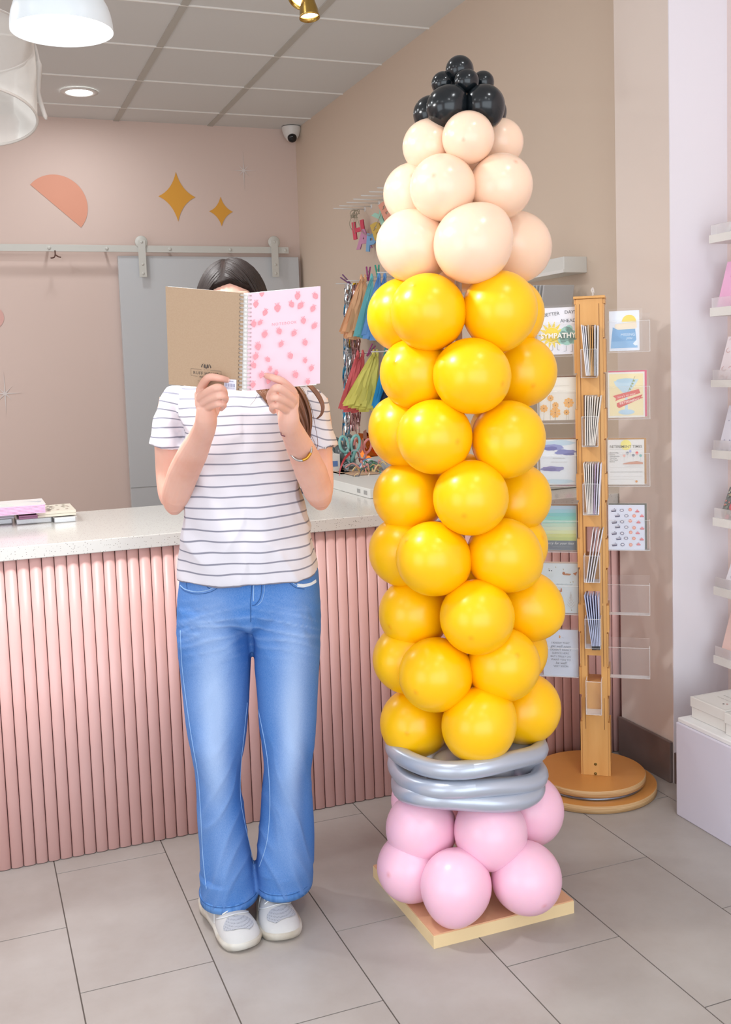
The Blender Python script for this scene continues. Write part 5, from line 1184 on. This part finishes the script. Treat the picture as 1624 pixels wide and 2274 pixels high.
sleeve([(690, 864, 640, 880, .012, .05), (706, 862, 650, 905, .012, .058), (725, 888, 656, 940, .01, .06), (737, 925, 668, 975, .0, .058), (747, 965, 682, 1000, -.01, .056), (753, 990, 694, 1007, -.015, .055)])
shirt = part('t_shirt', ts, m_shirt, person); remesh(shirt, .0045, 8)
me = shirt.data; inv = XF[person.name]
ys = [838, 860, 882, 903, 922.5, 943, 964, 985, 1006, 1029, 1053, 1078, 1102, 1127, 1151, 1177, 1201, 1225, 1249, 1271.5, 1296]
zz_ = [P(550, y_, -.12).z for y_ in ys]; vals = [i + .5 for i in range(len(ys))]
co = np.empty(len(me.vertices) * 3); me.vertices.foreach_get('co', co); co = co.reshape(-1, 3); no_ = np.empty(len(me.vertices) * 3); me.vertices.foreach_get('normal', no_); no_ = no_.reshape(-1, 3)
off0 = np.array(inv.translation); st = np.zeros(len(co)); eu_ = np.array(e_u); fv_ = np.array(fv); ctrP = np.array(P(553, 1000, 0))
for i in range(len(co)):
    wp = co[i] + off0; X_ = (wp - ctrP).dot(eu_); Yv = (wp - ctrP).dot(fv_); z_ = wp[2]; n_ = no_[i]
    # soft folds: long vertical ones low on the body, diagonal ones from the chest to the armpits
    f1 = noise.noise(Vector((X_ * 16, Yv * 9, z_ * 3.0))); f2 = noise.noise(Vector((X_ * 9 + z_ * 12, Yv * 9, z_ * 9 - abs(X_) * 10 + 7))); f3 = noise.noise(Vector((wp[0] * 30, wp[1] * 30, z_ * 22)))
    side = min(1, abs(X_) / .16)
    co[i] = co[i] + n_ * (.009 * f1 * (.4 + .6 * side) + .008 * f2 * (.25 + .75 * side) + .0018 * f3)
    rg = max(0, 1 - abs(noise.noise(Vector((X_ * 9 + z_ * 5 * (1 if X_ > 0 else -1), Yv * 5, z_ * 4 + 11)))) * 2.6) ** 3; co[i] = co[i] + n_ * (.0065 * rg * (.35 + .65 * side) * (1 if abs(X_) < .16 else .35))
    z2 = z_ + .006 * f2 * side + .0025 * noise.noise(Vector((X_ * 14, z_ * 8, 3)))
    if abs(X_) > .148 and z_ > 1.1: z2 -= (abs(X_) - .148) * (.10 if X_ < 0 else -.25) + .0105
    z2 += .000
    st[i] = np.interp(-z2, [-q for q in zz_], vals)
me.vertices.foreach_set('co', co.reshape(-1)); at3 = me.attributes.new('stripe', 'FLOAT', 'POINT'); at3.data.foreach_set('value', st); me.update()
# ---- jeans
m_jean = mat('blue_denim', '#4f7cb8', .8, spec=.15); b = bsdf(m_jean)
ja = nd(m_jean, 'ShaderNodeAttribute', attribute_name='fade'); jn = nd(m_jean, 'ShaderNodeTexNoise'); jn.inputs['Scale'].default_value = 260; jn.inputs['Detail'].default_value = 6
jmx = nd(m_jean, 'ShaderNodeMix', data_type='RGBA'); jmx.inputs[6].default_value = srgb('#4577ba'); jmx.inputs[7].default_value = srgb('#a0b9e0')
jm2 = nd(m_jean, 'ShaderNodeMath', operation='ADD'); jm3 = nd(m_jean, 'ShaderNodeMapRange'); jm3.inputs[3].default_value = -.28; jm3.inputs[4].default_value = .28
ln(m_jean, jn.outputs[0], jm3.inputs[0]); ln(m_jean, ja.outputs['Fac'], jm2.inputs[0]); ln(m_jean, jm3.outputs[0], jm2.inputs[1]); ln(m_jean, jm2.outputs[0], jmx.inputs[0]); ln(m_jean, jmx.outputs[2], b.inputs['Base Color']); bump(m_jean, 800, .3, .0006)
jb = MB()
jb.loft([ring_px(y_, xl, xr, 0, dp, 48, 2.6) for y_, xl, xr, dp in [(1240, 408, 698, .118), (1275, 403, 708, .122), (1320, 398, 711, .125), (1350, 396, 712, .122), (1372, 410, 700, .105), (1392, 450, 660, .06)]])
LG = [(1340, 396, 560, 0, .118), (1382, 394, 560, 0, .115), (1430, 395, 558.5, 0, .11), (1480, 401, 556, 0, .104), (1560, 409, 552, -.005, .096), (1640, 419, 544, -.01, .088), (1700, 428, 540, -.01, .084), (1760, 434, 538, -.005, .082), (1810, 437, 545, 0, .085), (1860, 440, 550, .005, .092), (1910, 443, 558, .01, .10), (1950, 446, 568, .015, .10), (1981, 447, 576, .02, .103)]
RG = [(1340, 562, 713, 0, .118), (1382, 562, 714, 0, .115), (1430, 564.5, 713, 0, .11), (1480, 567, 709, 0, .104), (1560, 573, 703, -.005, .095), (1640, 580, 697, -.01, .086), (1700, 583, 694, -.01, .083), (1760, 584, 692, -.0, .08), (1810, 580, 693, .01, .083), (1860, 573, 694, .02, .088), (1910, 569, 694, .03, .095), (1935, 570, 694, .04, .096), (1957, 571, 694, .045, .1)]
jb.loft([ring_px(y_, xl, xr, dv, dp, 44, 2.15) for y_, xl, xr, dv, dp in LG]); jb.loft([ring_px(y_, xl, xr, dv, dp, 44, 2.15) for y_, xl, xr, dv, dp in RG])
jeans = part('jeans', jb, m_jean, person); remesh(jeans, .005, 5)
me = jeans.data; co = np.empty(len(me.vertices) * 3); me.vertices.foreach_get('co', co); co = co.reshape(-1, 3); no_ = np.empty(len(me.vertices) * 3); me.vertices.foreach_get('normal', no_); no_ = no_.reshape(-1, 3)
fd = np.zeros(len(co)); lx = [(q[0], (q[1] + q[2]) / 2, (q[2] - q[1]) / 2) for q in LG]; rx = [(q[0], (q[1] + q[2]) / 2, (q[2] - q[1]) / 2) for q in RG]
crotch = px(P(562, 1382))[0]
for i in range(len(co)):
    wp = co[i] + off0; X_, Y_ = px(wp); n_ = no_[i]; fr_ = max(0., -float(n_.dot(fv_)))
    tab = lx if X_ < 561 else rx; c_ = np.interp(Y_, [q[0] for q in tab], [q[1] for q in tab]); h_ = np.interp(Y_, [q[0] for q in tab], [q[2] for q in tab]); s_ = (X_ - c_) / h_
    band = math.exp(-((Y_ - 1600) / 210) ** 2); sh_ = (.12 if X_ < 561 else .25)
    f = band * math.exp(-((s_ + (.05 if X_ < 561 else -.25)) / .55) ** 2) * fr_ * 1.05 + .18 * math.exp(-((Y_ - 1400) / 60) ** 2) * fr_ + .10 * math.exp(-((Y_ - 1900) / 90) ** 2) * fr_
    f += .12 * noise.noise(Vector((X_ * .012, Y_ * .008, 2))) + .05; fd[i] = max(0, min(1, f))
    z_ = wp[2]; k1 = noise.noise(Vector((wp[0] * 12, wp[1] * 12, z_ * 3 + X_ * .01))); k2 = noise.noise(Vector((wp[0] * 7, wp[1] * 7, z_ * 22 + (X_ - 555) * .03)))
    hipw = math.exp(-((Y_ - 1400) / 55) ** 2); low = min(1, max(0, (Y_ - 1620) / 200)); diag = math.sin((Y_ * .028 + (X_ - 560) * .05 * (1 if X_ > 561 else -1)) ) 
    k3 = noise.noise(Vector((wp[0] * 30, wp[1] * 30, z_ * 45 + (X_ - 560) * .06)))
    a_ = .006 * k1 + .006 * k2 * hipw + .006 * low * k1 * 1.3 + .0035 * diag * math.exp(-((Y_ - 1690) / 90) ** 2) + .0022 * k3 * (hipw + .5 * math.exp(-((Y_ - 1690) / 90) ** 2))
    if z_ < .12: a_ *= .25
    rg = 1 - abs(noise.noise(Vector((X_ * .022 + Y_ * .008 * (1 if X_ < 561 else -1), Y_ * .006, 5)))) * 2.2; rg = max(0, rg) ** 3; a_ += .0045 * rg * (low + .25) * (.4 + .6 * fr_)
    hx = (X_ - 560) / 100; wsk = max(0, 1 - abs(noise.noise(Vector(((Y_ - 1350 - abs(hx) * 18) * .05, abs(hx) * .8, 9 if hx > 0 else 3)))) * 2.4) ** 3; a_ += .0045 * wsk * hipw * fr_
    fd[i] = max(0, min(1, fd[i] + .22 * wsk * hipw * fr_ - .12 * hipw * (1 - wsk) + .1 * rg * low))
    co[i] = co[i] + n_ * a_
me.vertices.foreach_set('co', co.reshape(-1)); at4 = me.attributes.new('fade', 'FLOAT', 'POINT'); at4.data.foreach_set('value', fd); me.update()
# seams laid on the cloth by casting from the front
from mathutils.bvhtree import BVHTree
bv = BVHTree.FromPolygons([tuple(v.co) for v in me.vertices], [tuple(p.vertices) for p in me.polygons])
def cast(x_, y_):
    d = Vector(ray(x_, y_)).normalized(); h = bv.ray_cast(CAMV - inv.translation, d); 
    return (h[0] + inv.translation, h[1]) if h[0] else (None, None)
def seam(pts, r, m, name, lift=.0004, par=None):
    out = []; P2 = smooth_pts([Vector((q[0], q[1], 0)) for q in pts], 8)
    for q in P2:
        h, n_ = cast(q.x, q.y)
        if h is not None: out.append(h + n_ * lift)
    if len(out) > 2: return part(name, MB().tube(out, r, 6), m, par or jeans)
m_st = mat('pale_stitching', '#8fb2dd', .8); m_dk = mat('dark_seam', '#2f5a94', .8); m_fray = mat('frayed_white', '#dfe6ee', .9)
seam([(401, 1300), (412, 1309), (435, 1314), (460, 1311), (478, 1302), (489, 1288), (492, 1278)], .0014, m_st, 'pocket_edge'); seam([(402, 1305), (412, 1313), (436, 1319), (463, 1316), (483, 1306), (496, 1288), (498, 1278)], .0008, m_dk, 'stitching')
seam([(412, 1278), (416, 1308)], .0009, m_dk, 'stitching'); seam([(453, 1280), (458, 1300), (467, 1308)], .0009, m_dk, 'stitching')
seam([(640, 1277), (646, 1290), (660, 1300), (675, 1303), (690, 1300), (703, 1291)], .0014, m_st, 'pocket_edge'); seam([(635, 1277), (641, 1292), (657, 1305), (676, 1308)], .0008, m_dk, 'stitching')
for dy_ in (0, 2.5, 5): seam([(660, 1297 + dy_), (675, 1298 + dy_), (690, 1295 + dy_ * .8), (701, 1288 + dy_)], .0016, m_fray, 'frayed_edge')
seam([(560, 1278), (559, 1310), (557, 1335), (557, 1360), (557, 1381)], .0011, m_dk, 'fly_seam'); seam([(581, 1278), (581, 1310), (577, 1330), (568, 1342), (560, 1345)], .0010, m_dk, 'fly_stitching'); seam([(587, 1278), (587, 1312), (581, 1335), (570, 1345)], .0007, m_st, 'fly_stitching'); seam([(564, 1278), (563, 1335)], .0016, m_st, 'fly_seam')
seam([(401, 1400), (405, 1480), (416, 1570), (428, 1650), (440, 1720), (446, 1800), (451, 1900), (459, 1975)], .0011, m_st, 'side_seam'); seam([(571, 1560), (587, 1640), (596, 1700), (600, 1780), (596, 1850), (588, 1890), (576, 1925)], .0011, m_st, 'inner_seam')
seam([(549, 1560), (541, 1640), (535, 1700), (534, 1770), (544, 1830), (556, 1885), (566, 1930)], .0009, m_st, 'inner_seam')
# hems
m_hem = mat('denim_hem', '#5f8fcb', .85); noise_col(m_hem, '#3f73b5', 60, (.4, .6), stretch=(1, 1, .15))
for G in (LG, RG):
    y_, xl, xr, dv, dp = G[-1]; y2 = G[-2]
    r0 = ring_px(y_ + 2, xl - 1.0, xr + 1.0, dv, dp + .002, 60, 2.15); hh = .021
    rA = [q + Vector((0, 0, 0)) for q in r0]; rB = [q + Vector((0, 0, hh)) for q in r0]; rC = [q * .94 + (sum(r0, Vector()) / len(r0)) * .06 + Vector((0, 0, hh)) for q in r0]; rD = [q * .985 + (sum(r0, Vector()) / len(r0)) * .015 + Vector((0, 0, 0)) for q in r0]
    part('hem', MB().loft([rC, rB, rA, rD], cap=False), m_hem, jeans)
    part('hem_stitching', MB().tube([q + (q - sum(r0, Vector()) / len(r0)).normalized() * .0012 + Vector((0, 0, hh - .003)) for q in r0], .0008, 5, closed=True), m_dk, jeans)
# ---- shoes
m_knit = mat('white_knit', '#c0bfbe', .8); bump(m_knit, 220, .3, .001); m_sole = mat('sole_white', '#cfccc4', .6); noise_col(m_sole, '#b0a594', 14); m_mesh = mat('shoe_mesh', '#b9bac0', .8)
b = bsdf(m_mesh); tc = nd(m_mesh, 'ShaderNodeTexCoord'); vo = nd(m_mesh, 'ShaderNodeTexVoronoi'); vo.inputs['Scale'].default_value = 330; vo.inputs['Randomness'].default_value = .1; vr = nd(m_mesh, 'ShaderNodeMapRange'); vr.inputs[1].default_value = .22; vr.inputs[2].default_value = .32
mx = nd(m_mesh, 'ShaderNodeMix', data_type='RGBA'); mx.inputs[6].default_value = srgb('#4c4e55'); mx.inputs[7].default_value = srgb('#a9abb1'); ln(m_mesh, tc.outputs['Object'], vo.inputs['Vector']); ln(m_mesh, vo.outputs['Distance'], vr.inputs[0]); ln(m_mesh, vr.outputs[0], mx.inputs[0]); ln(m_mesh, mx.outputs[2], b.inputs['Base Color'])
def shoe(toe_px, dirn, mirror, label):
    toe = at_z(toe_px[0], toe_px[1], 0); d = Vector((dirn[0], dirn[1], 0)).normalized(); L = .252   # d points heel -> toe
    lat = Vector((d.y, -d.x, 0)) * -1                                                            # left of the shoe
    heel = toe - d * L
    def S(t, s, z): return heel + d * (t * L) + lat * s * mirror + Vector((0, 0, z))
    W_ = [(0, .018), (.03, .027), (.12, .035), (.3, .036), (.5, .040), (.66, .0475), (.76, .0495), (.84, .0475), (.9, .042), (.94, .0355), (.97, .027), (.99, .016), (1.0, .003)]
    off = lambda t: .006 * math.sin(math.pi * t)
    Hh = [(0, .05), (.03, .06), (.12, .066), (.3, .07), (.45, .068), (.6, .061), (.70, .055), (.80, .049), (.88, .043), (.94, .036), (.97, .030), (.99, .022), (1.0, .016)]
    ip = lambda tab, t: float(np.interp(t, [q[0] for q in tab], [q[1] for q in tab]))
    TT = [0, .01, .03, .07, .12, .2, .3, .4, .5, .58, .66, .74, .8, .85, .9, .93, .96, .98, .99, 1.0]
    root_ = None
    rings = []
    for t in TT:
        w_ = ip(W_, t); h = ip(Hh, t); rings.append([S(t, off(t) + w_ * (math.cos(q) if math.sin(q) > 0 else math.copysign(abs(math.cos(q)) ** .7, math.cos(q))), .012 + max(0, math.sin(q)) ** .8 * (h - .012) if math.sin(q) > 0 else .012) for q in [2 * math.pi * k / 28 for k in range(28)]])
    up = part('shoe', MB().loft(rings), m_knit, person); meta(up, label)
    rs = []
    for t in TT:
        w_ = ip(W_, t) + .0035; zt = .019 + .008 * (1 - t) + .004 * max(0, (t - .9) / .1)
        toe_r = .0 + max(0, (t - .9)) * .06; rs.append([S(t + (.012 if t > .95 else (-.012 if t < .05 else 0)), off(t) + w_, zt), S(t, off(t) + w_ * 1.02, .012), S(t, off(t) + w_ * .93, toe_r + .001), S(t, off(t) - w_ * .93, toe_r + .001), S(t, off(t) - w_ * 1.02, .012), S(t + (.012 if t > .95 else (-.012 if t < .05 else 0)), off(t) - w_, zt)])
    part('sole', MB().loft(rs), m_sole, up)
    def top(t, s, lift=.001):
        w_ = ip(W_, t); h = ip(Hh, t); c_ = max(-1, min(1, s)); q = math.acos(c_); return S(t, off(t) + w_ * c_, .012 + max(0, math.sin(q)) ** .8 * (h - .012) + lift)
    # mesh window over the toes
    mbm = MB(); g = []
    for i in range(13):
        row = []
        for j in range(15):
            a_ = i / 12; s0 = -.82 + 1.5 * j / 14; t = .72 + .17 * a_ + .03 * s0; lim = math.sin(math.pi * (.12 + .76 * a_)) ** .6; row.append(top(t, s0 * lim, .0012))
        g.append(row)
    for r_ in range(12):
        o_ = len(mbm.v)
        mbm.add(g[r_] + g[r_ + 1], [(k, k + 1, k + 16, k + 15) for k in range(14)])
    part('mesh_panel', mbm, m_mesh, up)
    for t in (.44, .50, .56, .62): part('lace', MB().tube(smooth_pts([top(t, -.62, .002), top(t + .01, -.2, .004), top(t, .2, .004), top(t + .01, .62, .002)], 4), .0026, 6, sq=.6), mat('lace_white', '#dededc', .8), up)
    for s in (-1, 1): part('lace_end', MB().tube(smooth_pts([top(.4, .1 * s, .004), top(.42, .7 * s, .008), top(.52, 1.0 * s, .006)], 4), .0018, 6), mat('lace_white', '#dededc', .8), up)
    part('overlay', MB().tube(smooth_pts([top(.56, -.9, .0005), top(.66, -.6, .0008), top(.695, 0, .0008), top(.68, .6, .0008), top(.58, .9, .0005)], 5), .003, 8, sq=.5), mat('overlay_white', '#cfd0d1', .7), up)
    return up
td = at_z(548, 2117, 0) - at_z(499, 1985, 0)
shoe((550, 2113), (td.x + .06, td.y), 1, 'white knit shoe further forward')
shoe((634, 2093), ((-.13), -.99), -1, 'white knit shoe further back')
# ---- bracelet and thin bands
def band(cx_, cy_, dv, axis_to, r, prof, m, name, par=body, sq=.9):
    c_ = P(cx_, cy_, dv); ax_ = (P(*axis_to) - c_).normalized(); X_, Y_, _ = frame_from(ax_)
    return part(name, MB().tube([c_ + X_ * r * math.cos(q) + Y_ * r * sq * math.sin(q) for q in [2 * math.pi * k / 36 for k in range(36)]], prof, 8, closed=True), m, par)
c_ = P(669, 1001, -.205)
q = MB(); bp = [(645, 1005), (650, 1013), (660, 1021), (672, 1022), (682, 1017), (690, 1006), (692, 995), (688, 986)]
q.tube(smooth_pts([P(a_, b__, -.245 + .0011 * abs(i - 3) ** 2.0) for i, (a_, b__) in enumerate(bp)], 6), .0028, 8, up=Vector((0, 0, 1))); br = part('bracelet', q, mat('silver_metal', '#b9b4b0', .25, metal=.9), person)
q = MB(); q.tube(smooth_pts([P(a_, b__, -.2485 + .0011 * abs(i + 3 - 3) ** 2) for i, (a_, b__) in enumerate(bp[3:6])], 6), .0034, 8); part('gold_inlay', q, mat('gold_metal', '#c9963c', .3, metal=.9), br)
q = MB(); q.tube(smooth_pts([P(621, 950, -.312), P(624, 958, -.318), P(625, 966, -.318), P(633, 969, -.322)], 5), .0011, 6); part('hair_tie', q, mat('dark_red_cord', '#6b3444', .7), person)

# ================================================================== THE OPEN NOTEBOOK HELD UP
def N(x_, y_, dv): return P(x_, y_, dv)
nb = thing('notebook', 'open spiral notebook held up, kraft back cover and pink strawberry front cover', 'notebook', P(545, 868, -.39))
LT, LB, SLT, SLB = N(367.5, 636, -.385), N(375, 853.5, -.362), N(541, 650.5, -.415), N(537, 868, -.392)
SRT, SRB, RT, RB = N(551, 652, -.415), N(549, 868.5, -.392), N(712, 635.5, -.385), N(711, 851.5, -.362)
m_kraft = mat('kraft_board', '#ae9378', .8); noise_col(m_kraft, '#ab8f74', 400, (.4, .6)); m_pinkc = mat('pink_cover', '#ebc6d1', .5); m_page = mat('page_white', '#f2f0ec', .7)
def sheet(tl, tr, br_, bl, th, m, name, back=0.0, par=nb):
    n_ = (tr - tl).cross(bl - tl).normalized()
    if n_.dot(fv) < 0: n_ = -n_
    K = 10; mb = MB(); B = lambda s, t: (tl * (1 - s) + tr * s) * (1 - t) + (bl * (1 - s) + br_ * s) * t
    rings = []
    for i in range(K + 1):
        row = [B(j / K, i / K) + n_ * back for j in range(K + 1)] + [B(j / K, i / K) + n_ * (back + th) for j in range(K, -1, -1)]; rings.append(row)
    mb.loft(rings, cap=True, flat=True); return part(name, mb, m, par)
cl_ = sheet(LT, SLT, SLB, LB, .0012, m_kraft, 'back_cover'); cr_ = sheet(SRT, RT, RB, SRB, .0012, m_pinkc, 'front_cover')
ins = lambda a_, b_, t: a_ * (1 - t) + b_ * t
MT = ins(SLT, SRT, .5) + fv * .001; MBt = ins(SLB, SRB, .5) + fv * .001
sheet(ins(LT, SLT, .025), MT, ins(MBt, MT, .015), ins(ins(LB, SLB, .025), ins(LT, SLT, .025), .01), .005, m_page, 'page_block', .0013)
sheet(MT, ins(RT, SRT, .025), ins(RB, SRB, .05) + Vector((0, 0, -.0022)), MBt, .004, m_page, 'page_block', .0013)
class Q(Art):
    def __init__(a, tl, tr, bl, br_):
        Art.__init__(a, tl, (tr - tl).normalized(), (tl - bl).normalized(), (tr - tl).length, (tl - bl).length); a.nz = a.ux.cross(a.uy).normalized(); a.l = .0004; a.c = (tl, tr, bl, br_)
    def P(a, s, t): tl, tr, bl, br_ = a.c; return (tl * (1 - s) + tr * s) * (1 - t) + (bl * (1 - s) + br_ * s) * t + a.nz * a.l
    def txt(a, s, x, y, size, h, bold=0, ang=0, shear=0, align='CENTER', space=1.0):
        a.col(h); tm = MB(); text(tm, s, (0, 0, 0), (1, 0, 0), (0, 1, 0), size, 0, align=align, bold=bold, shear=shear, space=space)
        a.mb.add([a.P(x + v.x / a.w, y - v.y / a.h) for v in tm.v], tm.f, True)
    def inv(a, x_, y_):
        s = t = .5
        for _ in range(12):
            p0 = np.array(px(a.P(s, t))); J = np.array([(np.array(px(a.P(s + .01, t))) - p0) / .01, (np.array(px(a.P(s, t + .01))) - p0) / .01]).T
            d = np.linalg.solve(J, np.array([x_, y_]) - p0); s += d[0]; t += d[1]
        return s, t
A = Q(LT, SLT, LB, SLB)
A.txt('RUFF HOUSE', .512, .855, .0088, '5d4e42', bold=.00012, space=1.12)
A.txt('PRINT SHOP', .5, .893, .0044, '6d5c4e', bold=.0001); A.squig(.40, .60, .935, .004, .0005, '7d6a5a'); A.squig(.43, .57, .955, .004, .0005, '7d6a5a')
for pts in [[(.455, .815), (.312, .815), (.312, .885), (.40, .89)], [(.575, .815), (.72, .815), (.72, .89), (.62, .89)]]: A.line(pts, .0005, '6d5c4e')
# small dog-head emblem
A.poly([(.45, .785), (.462, .762), (.485, .75), (.47, .772), (.46, .797)], '4c3f36'); A.poly([(.588, .785), (.576, .762), (.553, .75), (.568, .772), (.578, .797)], '4c3f36')
A.poly([(.484, .79), (.487, .765), (.505, .755), (.513, .775), (.507, .792), (.495, .798)], '4c3f36'); A.poly([(.554, .79), (.551, .765), (.533, .755), (.525, .775), (.531, .792), (.543, .798)], '4c3f36')
A.poly([(.507, .79), (.519, .783), (.531, .79), (.519, .81)], '4c3f36'); A.circ(.495, .815, .0007, '6d5c4e'); A.circ(.543, .815, .0007, '6d5c4e')
part('emblem_print', A.mb, A.m, cl_)
A = Q(SRT, RT, SRB, RB)
A.txt('NOTEBOOK', .50, .34, .0078, 'dc97a4', space=1.25)
berries = [(953, 310, 0, 1), (908, 392, 5, 1.05), (977, 455, 20, 1), (1071, 420, -5, 1.25), (1222, 330, 5, 1.1), (1357, 330, -30, 1), (1178, 393, -25, 1), (1243, 402, 35, 1.1), (1337, 425, 25, 1), (893, 540, -8, 1), (940, 530, 30, .8), (1267, 515, -10, 1), (1347, 555, 30, 1), (975, 618, 10, 1.1), (1085, 595, -20, 1), (1195, 610, 25, 1), (926, 710, -8, 1.15), (1098, 692, 25, .95), (1280, 680, -15, 1), (908, 785, 15, 1.05), (1000, 808, -35, .85), (1170, 780, -20, 1), (1280, 815, -5, .85), (893, 852, -25, 1), (1017, 880, 5, .8), (1326, 873, 20, .95), (950, 925, 20, 1.0), (1208, 922, -15, 1.1), (1062, 908, 0, .8), (1003, 970, 20, .9), (887, 997, 10, 1), (1300, 975, 0, .9)]
for (zx, zy, an, s) in berries:
    x_, y_ = 300 + zx / 3.383, 560 + zy / 3.383; s0, t0 = A.inv(x_, y_)
    ca, sa_ = math.cos(math.radians(an)), math.sin(math.radians(an)); k = .0056 * s
    def T_(u, v): return (s0 + (u * ca - v * sa_) * k / A.w, t0 + (u * sa_ + v * ca) * k / A.h)
    pts = [T_(u, v) for u, v in [(-.1, -.75), (-.55, -.8), (-.9, -.35), (-.8, .25), (-.4, .85), (0, 1.2), (.4, .85), (.8, .25), (.9, -.35), (.55, -.8), (.1, -.75)]]
    if all(0 <= q[0] <= 1 and 0 <= q[1] <= 1 for q in pts): A.poly(pts, 'e8919a')
    else:
        pts = [(min(max(q[0], .002), .998), min(max(q[1], .002), .998)) for q in pts]; A.poly(pts, 'e8919a')
    for u in (-.45, 0, .45):
        q1, q2 = T_(u * .5, -.8), T_(u * 1.3, -1.5)
        if min(q1[1], q2[1]) > 0.005 and max(q1[1], q2[1]) < .995: A.line([q1, q2], .0009, 'e88a94')
    for u, v in [(-.35, -.3), (.3, -.2), (0, .3), (-.3, .35), (.35, .25)]:
        q1, q2 = T_(u, v), T_(u + .05, v + .2)
        if max(q1[1], q2[1]) < .995: A.line([q1, q2], .0005, 'f6b4ba')
part('strawberry_print', A.mb, A.m, cr_)
# spiral
m_wire = mat('white_wire', '#d8d4d0', .35, metal=.3); wv = MB(); nc = 24
for k in range(nc):
    t = (k + .6) / nc
    a_ = ins(SLT, SLB, t) + (LT - SLT).normalized() * .0055; b_ = ins(SRT, SRB, t) + (RT - SRT).normalized() * .0055; m_ = (a_ + b_) / 2 - fv * .0035
    for o_ in (-.0009, .0009): wv.tube(smooth_pts([a_ + fv * .004 + Vector((0, 0, o_)), a_ - fv * .001 + Vector((0, 0, o_)), m_ + Vector((0, 0, o_)), b_ - fv * .001 + Vector((0, 0, o_)), b_ + fv * .004 + Vector((0, 0, o_)), (a_ + b_) / 2 + fv * .011 + Vector((0, 0, o_))], 4, closed=True), .0006, 5, closed=True)
part('spiral_binding', wv, m_wire, nb)
hl = Q(LT, SLT, LB, SLB); hr_ = Q(SRT, RT, SRB, RB)
for k in range(nc):
    t = (k + .6) / nc; hl.circ(1 - .0058 / hl.w, t, .0024, '75604c'); hr_.circ(.0058 / hr_.w, t, .0017, 'b98a98')
part('punched_holes', hl.mb, hl.m, cl_); part('punched_holes', hr_.mb, hr_.m, cr_)
# price label on the kraft cover
A = Q(LT, SLT, LB, SLB)
ab_ = A.inv
q1, q2 = ab_(498, 841), ab_(525, 867); 
A.l = .0006; A.poly([(q1[0], q1[1]), (q2[0], q1[1]), (q2[0], q2[1]), (q1[0], q2[1])], 'e4e6f4')
for i in range(11):
    xx = q1[0] + (q2[0] - q1[0]) * (.1 + .075 * i); A.line([(xx, q1[1] + (q2[1] - q1[1]) * .42), (xx, q1[1] + (q2[1] - q1[1]) * .7)], [.0006, .001, .0005][i % 3], '6c6f9c')
A.squig(q1[0] + .03, q2[0] - .02, q1[1] + (q2[1] - q1[1]) * .82, .003, .0004, '9c9eb8'); A.squig(q1[0] + .07, q2[0] - .04, q1[1] + (q2[1] - q1[1]) * .2, .003, .0006, '6c6f9c', 10)
part('price_label', A.mb, A.m, cl_)
